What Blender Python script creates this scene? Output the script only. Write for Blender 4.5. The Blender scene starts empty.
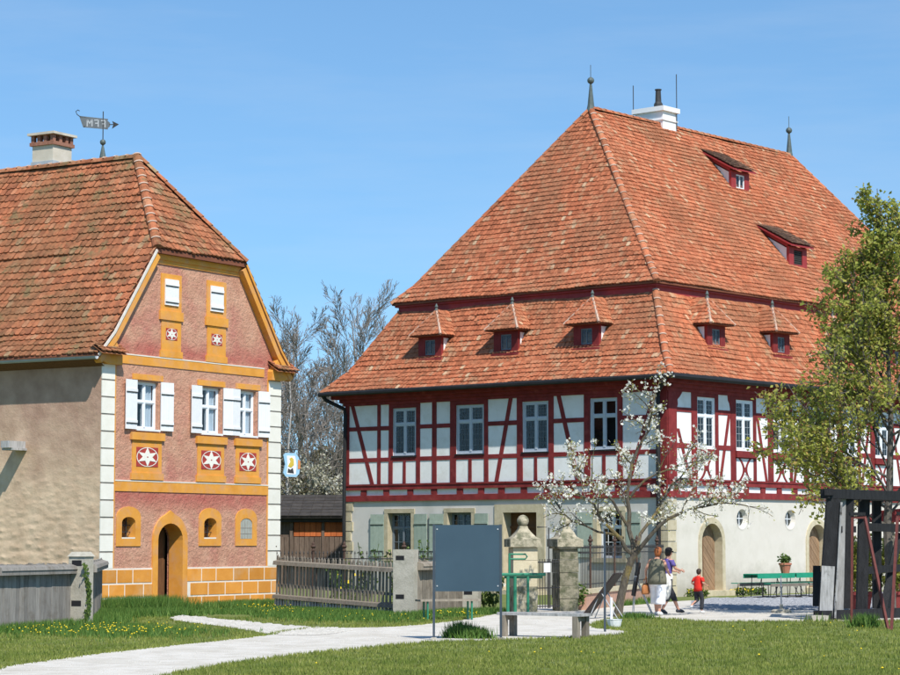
import bpy, math, random
from mathutils import Vector, Matrix
random.seed(7)
R = math.radians
S = bpy.context.scene
COL = S.collection
PI = math.pi

# ------------------------------------------------------------------ camera, sky, sun, exposure
cam_d = bpy.data.cameras.new('camera'); cam_d.sensor_width = 36; cam_d.lens = 92.0
cam_d.clip_start = 0.5; cam_d.clip_end = 3000
cam = bpy.data.objects.new('camera', cam_d); COL.objects.link(cam)
cam.location = (0, 0, 1.85); cam.rotation_euler = (R(90) + math.atan(202.5 / 2300), 0, 0)
S.camera = cam
SUN_EL, SUN_AZ = 50.0, 157.0            # azimuth clockwise from +Y: behind the camera, to its right
W = bpy.data.worlds.new('World'); S.world = W; W.use_nodes = True
nt = W.node_tree; bg = nt.nodes['Background']
sky = nt.nodes.new('ShaderNodeTexSky'); sky.sky_type = 'NISHITA'; sky.sun_disc = False
sky.sun_elevation = R(SUN_EL); sky.sun_rotation = R(SUN_AZ)
sky.altitude = 300; sky.air_density = 1.3; sky.dust_density = 0.0; sky.ozone_density = 8.0
# a clear spring sky: look the gradient up a little higher so that it pales only gently towards the horizon
tc_ = nt.nodes.new('ShaderNodeTexCoord'); va_ = nt.nodes.new('ShaderNodeVectorMath'); va_.operation = 'ADD'; va_.inputs[1].default_value = (0, 0, 0.11)
vn_ = nt.nodes.new('ShaderNodeVectorMath'); vn_.operation = 'NORMALIZE'
nt.links.new(tc_.outputs['Generated'], va_.inputs[0]); nt.links.new(va_.outputs[0], vn_.inputs[0]); nt.links.new(vn_.outputs[0], sky.inputs[0])
wb = nt.nodes.new('ShaderNodeMix'); wb.data_type = 'RGBA'; wb.blend_type = 'MULTIPLY'; wb.inputs[0].default_value = 1; wb.inputs[7].default_value = (0.94, 1.03, 0.99, 1)
nt.links.new(sky.outputs[0], wb.inputs[6])
# faint high cirrus over the whole sky
cm = nt.nodes.new('ShaderNodeMapping'); cm.inputs['Scale'].default_value = (2.0, 2.0, 14.0); cm.inputs['Rotation'].default_value = (0, 0.12, 0.3); nt.links.new(tc_.outputs['Generated'], cm.inputs['Vector'])
cn = nt.nodes.new('ShaderNodeTexNoise'); cn.inputs['Scale'].default_value = 2.2; cn.inputs['Detail'].default_value = 7; cn.inputs['Roughness'].default_value = 0.6; nt.links.new(cm.outputs[0], cn.inputs['Vector'])
cr = nt.nodes.new('ShaderNodeMapRange'); cr.inputs['From Min'].default_value = 0.45; cr.inputs['From Max'].default_value = 0.8; cr.inputs['To Max'].default_value = 0.16; nt.links.new(cn.outputs['Fac'], cr.inputs['Value'])
cx_ = nt.nodes.new('ShaderNodeMix'); cx_.data_type = 'RGBA'; cx_.inputs[7].default_value = (4.6, 5.0, 5.4, 1); nt.links.new(cr.outputs[0], cx_.inputs[0]); nt.links.new(wb.outputs[2], cx_.inputs[6])
nt.links.new(cx_.outputs[2], bg.inputs['Color']); bg.inputs['Strength'].default_value = 0.125
sl = bpy.data.lights.new('sun', 'SUN'); sl.energy = 4.3; sl.angle = R(0.55); sl.color = (1.0, 0.955, 0.88)
so = bpy.data.objects.new('sun', sl); COL.objects.link(so)
sd = Vector((math.sin(R(SUN_AZ)) * math.cos(R(SUN_EL)), math.cos(R(SUN_AZ)) * math.cos(R(SUN_EL)), math.sin(R(SUN_EL))))
so.rotation_euler = sd.to_track_quat('Z', 'Y').to_euler(); so.location = sd * 100
S.view_settings.view_transform = 'Standard'; S.view_settings.look = 'None'
S.view_settings.exposure = 0.42; S.view_settings.gamma = 1.0

# ------------------------------------------------------------------ materials
MATS = {}
def new_mat(name):
    m = bpy.data.materials.new(name); m.use_nodes = True
    MATS[name] = m
    return m, m.node_tree.nodes, m.node_tree.links, m.node_tree.nodes['Principled BSDF']
def ramp(N, pts):
    r = N.new('ShaderNodeValToRGB'); e = r.color_ramp.elements
    while len(e) < len(pts): e.new(0.5)
    for k, (p, c) in enumerate(pts): e[k].position = p; e[k].color = (*c, 1)
    return r
def noise(N, L, co, scale, detail=4, rough=0.55, stretch=None):
    n = N.new('ShaderNodeTexNoise'); n.inputs['Scale'].default_value = scale
    n.inputs['Detail'].default_value = detail; n.inputs['Roughness'].default_value = rough
    if stretch:
        mp = N.new('ShaderNodeMapping'); mp.inputs['Scale'].default_value = stretch
        L.new(co, mp.inputs['Vector']); co = mp.outputs[0]
    L.new(co, n.inputs['Vector']); return n.outputs['Fac']
def mixc(N, L, fac, a, b):
    m = N.new('ShaderNodeMix'); m.data_type = 'RGBA'
    if isinstance(fac, float): m.inputs[0].default_value = fac
    else: L.new(fac, m.inputs[0])
    for k, s in ((6, a), (7, b)):
        if isinstance(s, tuple): m.inputs[k].default_value = (*s, 1)
        else: L.new(s, m.inputs[k])
    return m.outputs[2]
def coord(N, kind='Object'):
    return N.new('ShaderNodeTexCoord').outputs[kind]
def surf(name, cols, scale=3, rough=0.85, bump=0.15, bscale=30, stain=None, spec=0.3, stretch=None, sscale=1.2, slo=0.5, shi=0.68, bdist=0.02, wpos=False, vary=0.0, foot=None):
    """colour varies between cols by noise; stain is a second, larger patch colour"""
    m, N, L, P = new_mat(name)
    co = N.new('ShaderNodeNewGeometry').outputs['Position'] if wpos else coord(N)
    f = noise(N, L, co, scale, 6, 0.6, stretch)
    k = len(cols)
    r = ramp(N, [(0.28 + 0.44 * i / max(1, k - 1), c) for i, c in enumerate(cols)])
    L.new(f, r.inputs[0]); c = r.outputs[0]
    if stain:
        g = noise(N, L, co, sscale, 5, 0.65)
        q = ramp(N, [(slo, (0, 0, 0)), (shi, (1, 1, 1))]); L.new(g, q.inputs[0])
        c = mixc(N, L, q.outputs[0], c, stain)
    if foot:                                     # splashed dirt and damp along the foot of the wall
        sx = N.new('ShaderNodeSeparateXYZ'); L.new(co, sx.inputs[0]); ms = N.new('ShaderNodeMath'); ms.operation = 'MULTIPLY_ADD'
        L.new(noise(N, L, co, 2.6, 6, 0.7), ms.inputs[0]); ms.inputs[1].default_value = -1.5; L.new(sx.outputs[2], ms.inputs[2])
        mf = N.new('ShaderNodeMapRange'); mf.inputs['From Min'].default_value = 0.35; mf.inputs['From Max'].default_value = -0.65; mf.inputs['To Max'].default_value = 0.8; L.new(ms.outputs[0], mf.inputs['Value'])
        c = mixc(N, L, mf.outputs[0], c, foot)
    if vary:                                     # each board or stone a little lighter or darker than its neighbours
        oi = N.new('ShaderNodeObjectInfo'); mr = N.new('ShaderNodeMapRange'); mr.inputs['To Min'].default_value = 1 - vary; mr.inputs['To Max'].default_value = 1 + vary
        L.new(oi.outputs['Random'], mr.inputs['Value']); mm = N.new('ShaderNodeMix'); mm.data_type = 'RGBA'; mm.blend_type = 'MULTIPLY'; mm.inputs[0].default_value = 1
        cb = N.new('ShaderNodeCombineColor')
        for k_ in range(3): L.new(mr.outputs[0], cb.inputs[k_])
        L.new(c, mm.inputs[6]); L.new(cb.outputs[0], mm.inputs[7]); c = mm.outputs[2]
    L.new(c, P.inputs['Base Color'])
    P.inputs['Roughness'].default_value = rough; P.inputs['Specular IOR Level'].default_value = spec
    if bump:
        b = N.new('ShaderNodeBump'); b.inputs['Strength'].default_value = bump; b.inputs['Distance'].default_value = bdist
        L.new(noise(N, L, co, bscale, 5, 0.6, stretch), b.inputs['Height']); L.new(b.outputs[0], P.inputs['Normal'])
    return m
def tile_mat(name, cols, stain, sp=0.6, lichen=None, lsp=2.0, slo=.46, llo=.60):
    m, N, L, P = new_mat(name)
    g = N.new('ShaderNodeNewGeometry'); oi = N.new('ShaderNodeObjectInfo')
    a = N.new('ShaderNodeMath'); a.operation = 'ADD'; L.new(g.outputs['Random Per Island'], a.inputs[0]); L.new(oi.outputs['Random'], a.inputs[1])
    fr = N.new('ShaderNodeMath'); fr.operation = 'FRACT'; L.new(a.outputs[0], fr.inputs[0])
    r = ramp(N, cols); r.color_ramp.interpolation = 'LINEAR'; L.new(fr.outputs[0], r.inputs[0])
    co = g.outputs['Position']
    n1 = noise(N, L, co, sp, 6, 0.7)
    q = ramp(N, [(slo, (0, 0, 0)), (slo + .2, (0.75, 0.75, 0.75))]); L.new(n1, q.inputs[0])
    c = mixc(N, L, q.outputs[0], r.outputs[0], stain)
    if lichen:                                   # lichen and pale weathering gather in patches
        q3 = ramp(N, [(llo, (0, 0, 0)), (llo + .1, (0.8, 0.8, 0.8))]); L.new(noise(N, L, co, lsp, 6, 0.75), q3.inputs[0])
        c = mixc(N, L, q3.outputs[0], c, lichen)
    n2 = noise(N, L, co, 9, 4, 0.6)
    q2 = ramp(N, [(0.32, (0.58, 0.58, 0.58)), (0.5, (0.98, 0.98, 0.98)), (0.68, (1.14, 1.14, 1.14))]); L.new(n2, q2.inputs[0])
    mm = N.new('ShaderNodeMix'); mm.data_type = 'RGBA'; mm.blend_type = 'MULTIPLY'; mm.inputs[0].default_value = 1
    L.new(c, mm.inputs[6]); L.new(q2.outputs[0], mm.inputs[7])
    L.new(mm.outputs[2], P.inputs['Base Color']); P.inputs['Roughness'].default_value = 0.9
    P.inputs['Specular IOR Level'].default_value = 0.15
    return m
def leaf_mat(name, cols, trans=0.35, rough=0.6, patch=None):
    m, N, L, P = new_mat(name)
    g = N.new('ShaderNodeNewGeometry')
    r = ramp(N, cols); L.new(g.outputs['Random Per Island'], r.inputs[0]); oc = r.outputs[0]
    if patch:                                    # greener and drier patches of turf
        q = ramp(N, [(0.42, (0, 0, 0)), (0.62, (0.85, 0.85, 0.85))]); L.new(noise(N, L, g.outputs['Position'], 0.9, 5, 0.65), q.inputs[0]); oc = mixc(N, L, q.outputs[0], oc, patch)
    L.new(oc, P.inputs['Base Color']); P.inputs['Roughness'].default_value = rough
    P.inputs['Specular IOR Level'].default_value = 0.2
    t = N.new('ShaderNodeBsdfTranslucent'); L.new(oc, t.inputs['Color'])
    mx = N.new('ShaderNodeMixShader'); mx.inputs[0].default_value = trans
    L.new(P.outputs[0], mx.inputs[1]); L.new(t.outputs[0], mx.inputs[2])
    L.new(mx.outputs[0], N['Material Output'].inputs['Surface'])
    return m

surf('plaster_white', [(0.74, 0.74, 0.72), (0.82, 0.82, 0.80)], 2, 0.9, 0.12, 25, stain=(0.64, 0.62, 0.57), sscale=1.8, slo=0.5, shi=0.78, vary=0.03)
surf('plaster_grey', [(0.54, 0.515, 0.475), (0.61, 0.58, 0.54)], 1.5, 0.92, 0.15, 20, stain=(0.47, 0.455, 0.41), slo=0.5, shi=0.75, foot=(0.36, 0.335, 0.27))
surf('plaster_cream', [(0.60, 0.555, 0.475), (0.66, 0.615, 0.535)], 1.5, 0.92, 0.12, 20, stain=(0.53, 0.50, 0.41), slo=0.52, shi=0.8, foot=(0.36, 0.335, 0.27))
surf('red_timber', [(0.14, 0.015, 0.015), (0.255, 0.032, 0.031)], 3, 0.75, 0.35, 16, stain=(0.29, 0.06, 0.052), sscale=2.6, slo=0.56, shi=0.8, vary=0.1)
surf('red_trim', [(0.26, 0.028, 0.030), (0.35, 0.045, 0.045)], 5, 0.6, 0.1, 20)
surf('sandstone', [(0.42, 0.36, 0.23), (0.56, 0.49, 0.35)], 5, 0.9, 0.3, 30, stain=(0.33, 0.29, 0.20), slo=0.55, shi=0.75, vary=0.1)
surf('sandstone_mossy', [(0.30, 0.27, 0.19), (0.52, 0.46, 0.34)], 6, 0.95, 0.6, 22, stain=(0.13, 0.13, 0.08), sscale=3.5, slo=0.45, shi=0.62, bdist=0.04)
surf('pier_dark', [(0.16, 0.15, 0.105), (0.30, 0.27, 0.195)], 6, 0.95, 0.6, 22, stain=(0.09, 0.095, 0.055), sscale=3.5, slo=0.45, shi=0.62, bdist=0.04, vary=0.12)
surf('pink_sandstone', [(0.40, 0.22, 0.16), (0.52, 0.33, 0.24)], 5, 0.9, 0.3, 30)
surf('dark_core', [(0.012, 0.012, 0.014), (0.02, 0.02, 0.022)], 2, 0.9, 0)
surf('roof_base', [(0.16, 0.055, 0.03), (0.22, 0.08, 0.045)], 3, 0.95, 0)
surf('gutter_zinc', [(0.10, 0.11, 0.115), (0.16, 0.17, 0.18)], 4, 0.5, 0, spec=0.5)
surf('gutter_dark', [(0.014, 0.014, 0.015), (0.026, 0.026, 0.028)], 4, 0.65, 0, spec=0.25)
surf('zinc_bright', [(0.30, 0.34, 0.36), (0.42, 0.46, 0.48)], 4, 0.5, 0, spec=0.5)
surf('copper_green', [(0.06, 0.075, 0.07), (0.10, 0.13, 0.12)], 8, 0.5, 0, spec=0.5)
surf('iron', [(0.028, 0.028, 0.03), (0.05, 0.048, 0.046)], 12, 0.6, 0.1, 40)
surf('rusty_iron', [(0.05, 0.035, 0.028), (0.10, 0.055, 0.04)], 14, 0.8, 0.2, 40)
surf('window_paint', [(0.74, 0.77, 0.80), (0.80, 0.82, 0.84)], 3, 0.45, 0, spec=0.4)
surf('window_grey', [(0.42, 0.47, 0.53), (0.50, 0.55, 0.60)], 3, 0.5, 0, spec=0.4)
surf('window_dark', [(0.13, 0.16, 0.19), (0.18, 0.21, 0.24)], 3, 0.5, 0, spec=0.4)
surf('white_paint', [(0.74, 0.74, 0.74), (0.82, 0.82, 0.82)], 5, 0.55, 0.1, 20, stain=(0.62, 0.62, 0.62), slo=0.55, shi=0.8, vary=0.04)
surf('shutter_green', [(0.27, 0.33, 0.27), (0.36, 0.42, 0.35)], 5, 0.7, 0.15, 20)
surf('louvre_dark', [(0.03, 0.028, 0.026), (0.05, 0.046, 0.042)], 5, 0.7, 0)
surf('chimney_white', [(0.76, 0.76, 0.75), (0.83, 0.83, 0.82)], 3, 0.8, 0.1, 20)
surf('chimney_cream', [(0.50, 0.45, 0.36), (0.62, 0.56, 0.47)], 3, 0.9, 0.2, 20, stain=(0.40, 0.36, 0.30))
surf('old_brick', [(0.22, 0.09, 0.06), (0.36, 0.18, 0.12)], 7, 0.9, 0.4, 25)
surf('mortar', [(0.55, 0.50, 0.43), (0.70, 0.66, 0.60)], 12, 0.95, 0.2, 40)
surf('hip_mortar', [(0.38, 0.24, 0.17), (0.56, 0.42, 0.33)], 2.5, 0.95, 0.2, 40, wpos=True)
surf('oak_door', [(0.24, 0.15, 0.085), (0.36, 0.235, 0.14)], 3, 0.7, 0.25, 14, stretch=(6, 6, 1), wpos=True, vary=0.18)
surf('oak_dark', [(0.10, 0.045, 0.02), (0.18, 0.085, 0.035)], 3, 0.7, 0.2, 14, stretch=(6, 6, 1))
surf('grey_wood', [(0.18, 0.15, 0.115), (0.30, 0.26, 0.205)], 4, 0.9, 0.35, 16, stretch=(5, 5, 0.7), stain=(0.13, 0.11, 0.085), sscale=2.5, slo=0.52, shi=0.75, wpos=True, vary=0.2)
surf('pale_lath', [(0.46, 0.44, 0.40), (0.58, 0.56, 0.52)], 5, 0.9, 0.3, 16, vary=.12)
surf('grey_wood_blue', [(0.18, 0.165, 0.145), (0.295, 0.275, 0.245)], 4, 0.9, 0.35, 16, stretch=(5, 5, 0.7), stain=(0.15, 0.125, 0.095), sscale=2.5, slo=0.52, shi=0.75, wpos=True, vary=0.22)
surf('concrete', [(0.34, 0.315, 0.255), (0.48, 0.445, 0.37)], 5, 0.95, 0.4, 26, stain=(0.25, 0.235, 0.18), sscale=2.6, slo=0.5, shi=0.72)
surf('slate_board', [(0.032, 0.062, 0.088), (0.041, 0.076, 0.104)], 1.5, 0.5, 0.03, 12, spec=0.4)
surf('board_steel', [(0.03, 0.045, 0.06), (0.045, 0.06, 0.08)], 4, 0.5, 0, spec=0.5)
surf('green_paint', [(0.012, 0.22, 0.12), (0.02, 0.30, 0.17)], 3, 0.5, 0.1, 20, spec=0.4)
surf('green_metal', [(0.012, 0.15, 0.08), (0.03, 0.21, 0.12)], 6, 0.45, 0, spec=0.5)
surf('terracotta', [(0.38, 0.13, 0.075), (0.48, 0.19, 0.12)], 6, 0.85, 0.1, 30)
surf('terracotta_red', [(0.18, 0.03, 0.028), (0.26, 0.05, 0.045)], 6, 0.8, 0.1, 30)
surf('char_wood', [(0.010, 0.010, 0.011), (0.026, 0.026, 0.028)], 4, 0.75, 0.5, 14, stretch=(4, 4, 0.8), spec=0.25, bdist=0.03)
surf('silver_wood', [(0.24, 0.235, 0.225), (0.46, 0.45, 0.44)], 4, 0.9, 0.5, 14, stretch=(5, 5, 0.6), stain=(0.06, 0.055, 0.05), sscale=2.2, slo=0.55, shi=0.68, vary=0.12)
surf('oxide_red', [(0.10, 0.025, 0.020), (0.16, 0.042, 0.034)], 7, 0.6, 0.1, 30)
surf('panel_brown', [(0.022, 0.015, 0.013), (0.04, 0.028, 0.024)], 4, 0.6, 0.1, 20)
surf('steel_light', [(0.35, 0.36, 0.37), (0.48, 0.49, 0.50)], 5, 0.4, 0, spec=0.6)
surf('bark', [(0.055, 0.045, 0.035), (0.14, 0.12, 0.09)], 9, 0.95, 0.8, 26, stretch=(2, 2, 0.6), stain=(0.23, 0.17, 0.05), sscale=2.4, slo=0.5, shi=0.66, bdist=0.03)
surf('bark_dark', [(0.085, 0.075, 0.065), (0.17, 0.15, 0.13)], 9, 0.95, 0.7, 26, stretch=(2, 2, 0.6), bdist=0.03)
surf('bark_grey', [(0.155, 0.135, 0.115), (0.24, 0.215, 0.19)], 6, 0.95, 0, 20)
surf('bark_birch', [(0.22, 0.21, 0.19), (0.55, 0.53, 0.50)], 3, 0.9, 0.2, 20, stretch=(1, 1, 3))
surf('shed_wood', [(0.09, 0.062, 0.045), (0.17, 0.125, 0.095)], 4, 0.9, 0.3, 14, stretch=(5, 5, 0.7), wpos=True, vary=0.25)
surf('shed_orange', [(0.36, 0.085, 0.022), (0.48, 0.14, 0.04)], 5, 0.8, 0.2, 14, stretch=(5, 5, 0.7), wpos=True, vary=0.25)
surf('shed_roof', [(0.030, 0.026, 0.023), (0.065, 0.056, 0.048)], 5, 0.9, 0.2, 14, vary=0.2)
surf('skin', [(0.50, 0.255, 0.175), (0.56, 0.30, 0.21)], 9, 0.55, 0)
surf('hair_red', [(0.25, 0.07, 0.02), (0.42, 0.14, 0.045)], 40, 0.5, 0.4, 60)
surf('hair_dark', [(0.012, 0.009, 0.008), (0.03, 0.022, 0.018)], 40, 0.45, 0.4, 60)
surf('hair_brown', [(0.035, 0.022, 0.015), (0.065, 0.042, 0.03)], 40, 0.5, 0.4, 60)
surf('cloth_olive', [(0.13, 0.125, 0.085), (0.19, 0.18, 0.13)], 12, 0.9, 0.3, 18)
surf('cloth_white', [(0.70, 0.70, 0.74), (0.82, 0.82, 0.84)], 9, 0.9, 0.3, 14)
surf('cloth_cream', [(0.62, 0.60, 0.55), (0.74, 0.72, 0.66)], 9, 0.9, 0.3, 14)
surf('cloth_violet', [(0.085, 0.065, 0.24), (0.13, 0.10, 0.32)], 9, 0.9, 0.2, 18)
surf('cloth_dark', [(0.025, 0.027, 0.032), (0.05, 0.05, 0.058)], 9, 0.9, 0.2, 18)
surf('cloth_red', [(0.58, 0.022, 0.015), (0.70, 0.035, 0.022)], 9, 0.85, 0.25, 16)
surf('leather_tan', [(0.30, 0.11, 0.035), (0.42, 0.17, 0.06)], 9, 0.6, 0.2, 30)
surf('shoe_white', [(0.65, 0.65, 0.65), (0.75, 0.75, 0.75)], 9, 0.7, 0)
surf('shoe_dark', [(0.03, 0.035, 0.05), (0.06, 0.065, 0.08)], 9, 0.7, 0)
surf('enamel_blue', [(0.27, 0.47, 0.62), (0.34, 0.54, 0.68)], 5, 0.5, 0)
surf('enamel_yellow', [(0.50, 0.36, 0.04), (0.62, 0.46, 0.08)], 5, 0.5, 0)
surf('enamel_orange', [(0.55, 0.20, 0.07), (0.62, 0.26, 0.10)], 5, 0.5, 0)
surf('paper_white', [(0.72, 0.72, 0.72), (0.78, 0.78, 0.78)], 5, 0.7, 0)
surf('orange_paint', [(0.60, 0.25, 0.035), (0.74, 0.345, 0.065)], 2.2, 0.9, 0.15, 25, stain=(0.60, 0.30, 0.12), sscale=2.4, slo=0.48, shi=0.68)
surf('orange_block', [(0.57, 0.225, 0.032), (0.70, 0.31, 0.058)], 2.0, 0.9, 0.2, 25, stain=(0.58, 0.34, 0.16), sscale=1.1, slo=0.52, shi=0.72, vary=0.14)
surf('block_joint', [(0.68, 0.62, 0.52), (0.76, 0.72, 0.64)], 5, 0.9, 0.1, 30)
surf('quoin_white', [(0.70, 0.67, 0.58), (0.78, 0.75, 0.67)], 3, 0.9, 0.1, 25, vary=0.05)
surf('quoin_joint', [(0.26, 0.235, 0.20), (0.34, 0.31, 0.27)], 3, 0.9, 0.1, 25)
surf('star_red', [(0.32, 0.035, 0.03), (0.40, 0.06, 0.05)], 6, 0.9, 0)
surf('curtain', [(0.60, 0.62, 0.66), (0.74, 0.75, 0.78)], 7, 0.9, 0.5, 12, stretch=(6, 6, 0.3))
surf('blind_grey', [(0.30, 0.31, 0.27), (0.38, 0.39, 0.35)], 6, 0.9, 0)
surf('step_stone', [(0.10, 0.09, 0.08), (0.18, 0.165, 0.15)], 7, 0.9, 0.4, 25)
surf('gravel_path', [(0.44, 0.405, 0.345), (0.56, 0.525, 0.46), (0.62, 0.59, 0.53)], 2.2, 0.95, 0.35, 60, stain=(0.43, 0.395, 0.325), sscale=0.5, slo=0.5, shi=0.75, wpos=True)
surf('cobble', [(0.36, 0.34, 0.30), (0.50, 0.48, 0.44)], 3, 0.9, 0.2, 40, wpos=True)
surf('cobble_grey', [(0.20, 0.205, 0.22), (0.34, 0.345, 0.36)], 3, 0.9, 0.2, 40, wpos=True)
surf('soil_green', [(0.11, 0.14, 0.034), (0.17, 0.20, 0.052)], 1.4, 0.95, 0.5, 30, stain=(0.16, 0.16, 0.06), sscale=0.7, slo=0.5, shi=0.75, wpos=True, bdist=0.05)
surf('yellow_flower', [(0.72, 0.52, 0.02), (0.80, 0.62, 0.04)], 5, 0.8, 0)
tile_mat('tiles_big', [(0.0, (0.28, 0.095, 0.046)), (0.2, (0.40, 0.125, 0.060)), (0.6, (0.48, 0.158, 0.076)), (0.88, (0.49, 0.185, 0.094)), (0.97, (0.44, 0.215, 0.12)), (1.0, (0.56, 0.40, 0.25))], (0.30, 0.130, 0.068), 0.45, (0.40, 0.255, 0.145), 1.6, .44, .56)
tile_mat('tiles_left', [(0.0, (0.25, 0.092, 0.048)), (0.4, (0.36, 0.126, 0.060)), (0.8, (0.44, 0.155, 0.074)), (0.96, (0.42, 0.20, 0.11)), (1.0, (0.34, 0.23, 0.13))], (0.205, 0.110, 0.054), 0.55, (0.17, 0.135, 0.065), 1.3, .40, .54)
tile_mat('tiles_old', [(0.0, (0.075, 0.045, 0.032)), (0.6, (0.13, 0.07, 0.045)), (1.0, (0.22, 0.12, 0.075))], (0.08, 0.06, 0.04), 0.8)
leaf_mat('grass_blade', [(0.0, (0.155, 0.19, 0.037)), (0.5, (0.25, 0.288, 0.06)), (0.85, (0.335, 0.355, 0.085)), (1.0, (0.40, 0.38, 0.16))], 0.3, patch=(0.15, 0.205, 0.037))
leaf_mat('grass_lush', [(0.0, (0.055, 0.13, 0.025)), (0.6, (0.11, 0.21, 0.04)), (1.0, (0.18, 0.27, 0.06))], 0.3)
leaf_mat('leaf_young', [(0.0, (0.25, 0.275, 0.055)), (0.5, (0.39, 0.415, 0.085)), (0.82, (0.52, 0.51, 0.125)), (1.0, (0.46, 0.30, 0.10))], 0.5)
leaf_mat('leaf_green', [(0.0, (0.06, 0.105, 0.025)), (0.6, (0.115, 0.18, 0.04)), (1.0, (0.19, 0.25, 0.07))], 0.35)
leaf_mat('petal_white', [(0.0, (0.66, 0.65, 0.55)), (1.0, (0.82, 0.81, 0.74))], 0.3)
leaf_mat('bud_olive', [(0.0, (0.085, 0.07, 0.035)), (0.7, (0.145, 0.125, 0.06)), (1.0, (0.21, 0.18, 0.09))], 0.3)
leaf_mat('blossom_far', [(0.0, (0.20, 0.19, 0.11)), (0.55, (0.36, 0.35, 0.25)), (1.0, (0.64, 0.64, 0.56))], 0.3)
def glass_mat():
    m, N, L, P = new_mat('glass')
    N.remove(P)
    t = N.new('ShaderNodeBsdfTransparent'); t.inputs['Color'].default_value = (0.86, 0.9, 0.92, 1)
    g = N.new('ShaderNodeBsdfGlossy'); g.inputs['Roughness'].default_value = 0.03
    f = N.new('ShaderNodeFresnel'); f.inputs['IOR'].default_value = 1.5
    b = N.new('ShaderNodeBump'); b.inputs['Strength'].default_value = 0.06; b.inputs['Distance'].default_value = 0.02
    L.new(noise(N, L, coord(N), 2.0, 1), b.inputs['Height'])
    L.new(b.outputs[0], g.inputs['Normal']); L.new(b.outputs[0], f.inputs['Normal'])
    ad = N.new('ShaderNodeMath'); ad.operation = 'ADD'; ad.inputs[1].default_value = 0.02; L.new(f.outputs[0], ad.inputs[0])
    gb = N.new('ShaderNodeNewGeometry'); iv_ = N.new('ShaderNodeMath'); iv_.operation = 'SUBTRACT'; iv_.inputs[0].default_value = 1.0; L.new(gb.outputs['Backfacing'], iv_.inputs[1])
    mu_ = N.new('ShaderNodeMath'); mu_.operation = 'MULTIPLY'; L.new(ad.outputs[0], mu_.inputs[0]); L.new(iv_.outputs[0], mu_.inputs[1])
    x = N.new('ShaderNodeMixShader'); L.new(mu_.outputs[0], x.inputs[0]); L.new(t.outputs[0], x.inputs[1]); L.new(g.outputs[0], x.inputs[2])
    L.new(x.outputs[0], N['Material Output'].inputs['Surface'])
glass_mat()
def pink_mat():                                   # scratch-coat plaster: pink, worn to beige, red where repainted at the bands
    m, N, L, P = new_mat('plaster_pink')
    co = coord(N)
    a = ramp(N, [(0.3, (0.47, 0.225, 0.150)), (0.7, (0.66, 0.385, 0.262))]); L.new(noise(N, L, co, 1.6, 6, 0.65), a.inputs[0])
    q = ramp(N, [(0.50, (0, 0, 0)), (0.70, (1, 1, 1))]); L.new(noise(N, L, co, 0.75, 5, 0.6), q.inputs[0])
    c = mixc(N, L, q.outputs[0], a.outputs[0], (0.50, 0.195, 0.15))
    sx = N.new('ShaderNodeSeparateXYZ'); L.new(co, sx.inputs[0])
    for z0, w in ((6.85, 0.42), (3.0, 0.5)):       # old red coat kept near the painted bands
        d = N.new('ShaderNodeMath'); d.operation = 'SUBTRACT'; L.new(sx.outputs[2], d.inputs[0]); d.inputs[1].default_value = z0
        e = N.new('ShaderNodeMath'); e.operation = 'ABSOLUTE'; L.new(d.outputs[0], e.inputs[0])
        h = N.new('ShaderNodeMath'); h.operation = 'MULTIPLY_ADD'; L.new(e.outputs[0], h.inputs[0]); h.inputs[1].default_value = -1 / w; h.inputs[2].default_value = 1; h.use_clamp = True
        k = N.new('ShaderNodeMath'); k.operation = 'MULTIPLY'; L.new(h.outputs[0], k.inputs[0]); L.new(noise(N, L, co, 1.3, 4), k.inputs[1])
        k2 = N.new('ShaderNodeMath'); k2.operation = 'MULTIPLY'; k2.use_clamp = True; L.new(k.outputs[0], k2.inputs[0]); k2.inputs[1].default_value = 1.5
        c = mixc(N, L, k2.outputs[0], c, (0.46, 0.125, 0.10))
    L.new(c, P.inputs['Base Color']); P.inputs['Roughness'].default_value = 0.95; P.inputs['Specular IOR Level'].default_value = 0.1
    b = N.new('ShaderNodeBump'); b.inputs['Strength'].default_value = 1.0; b.inputs['Distance'].default_value = 0.07
    L.new(noise(N, L, co, 8, 5, 0.72), b.inputs['Height']); L.new(b.outputs[0], P.inputs['Normal'])
pink_mat()
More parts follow.
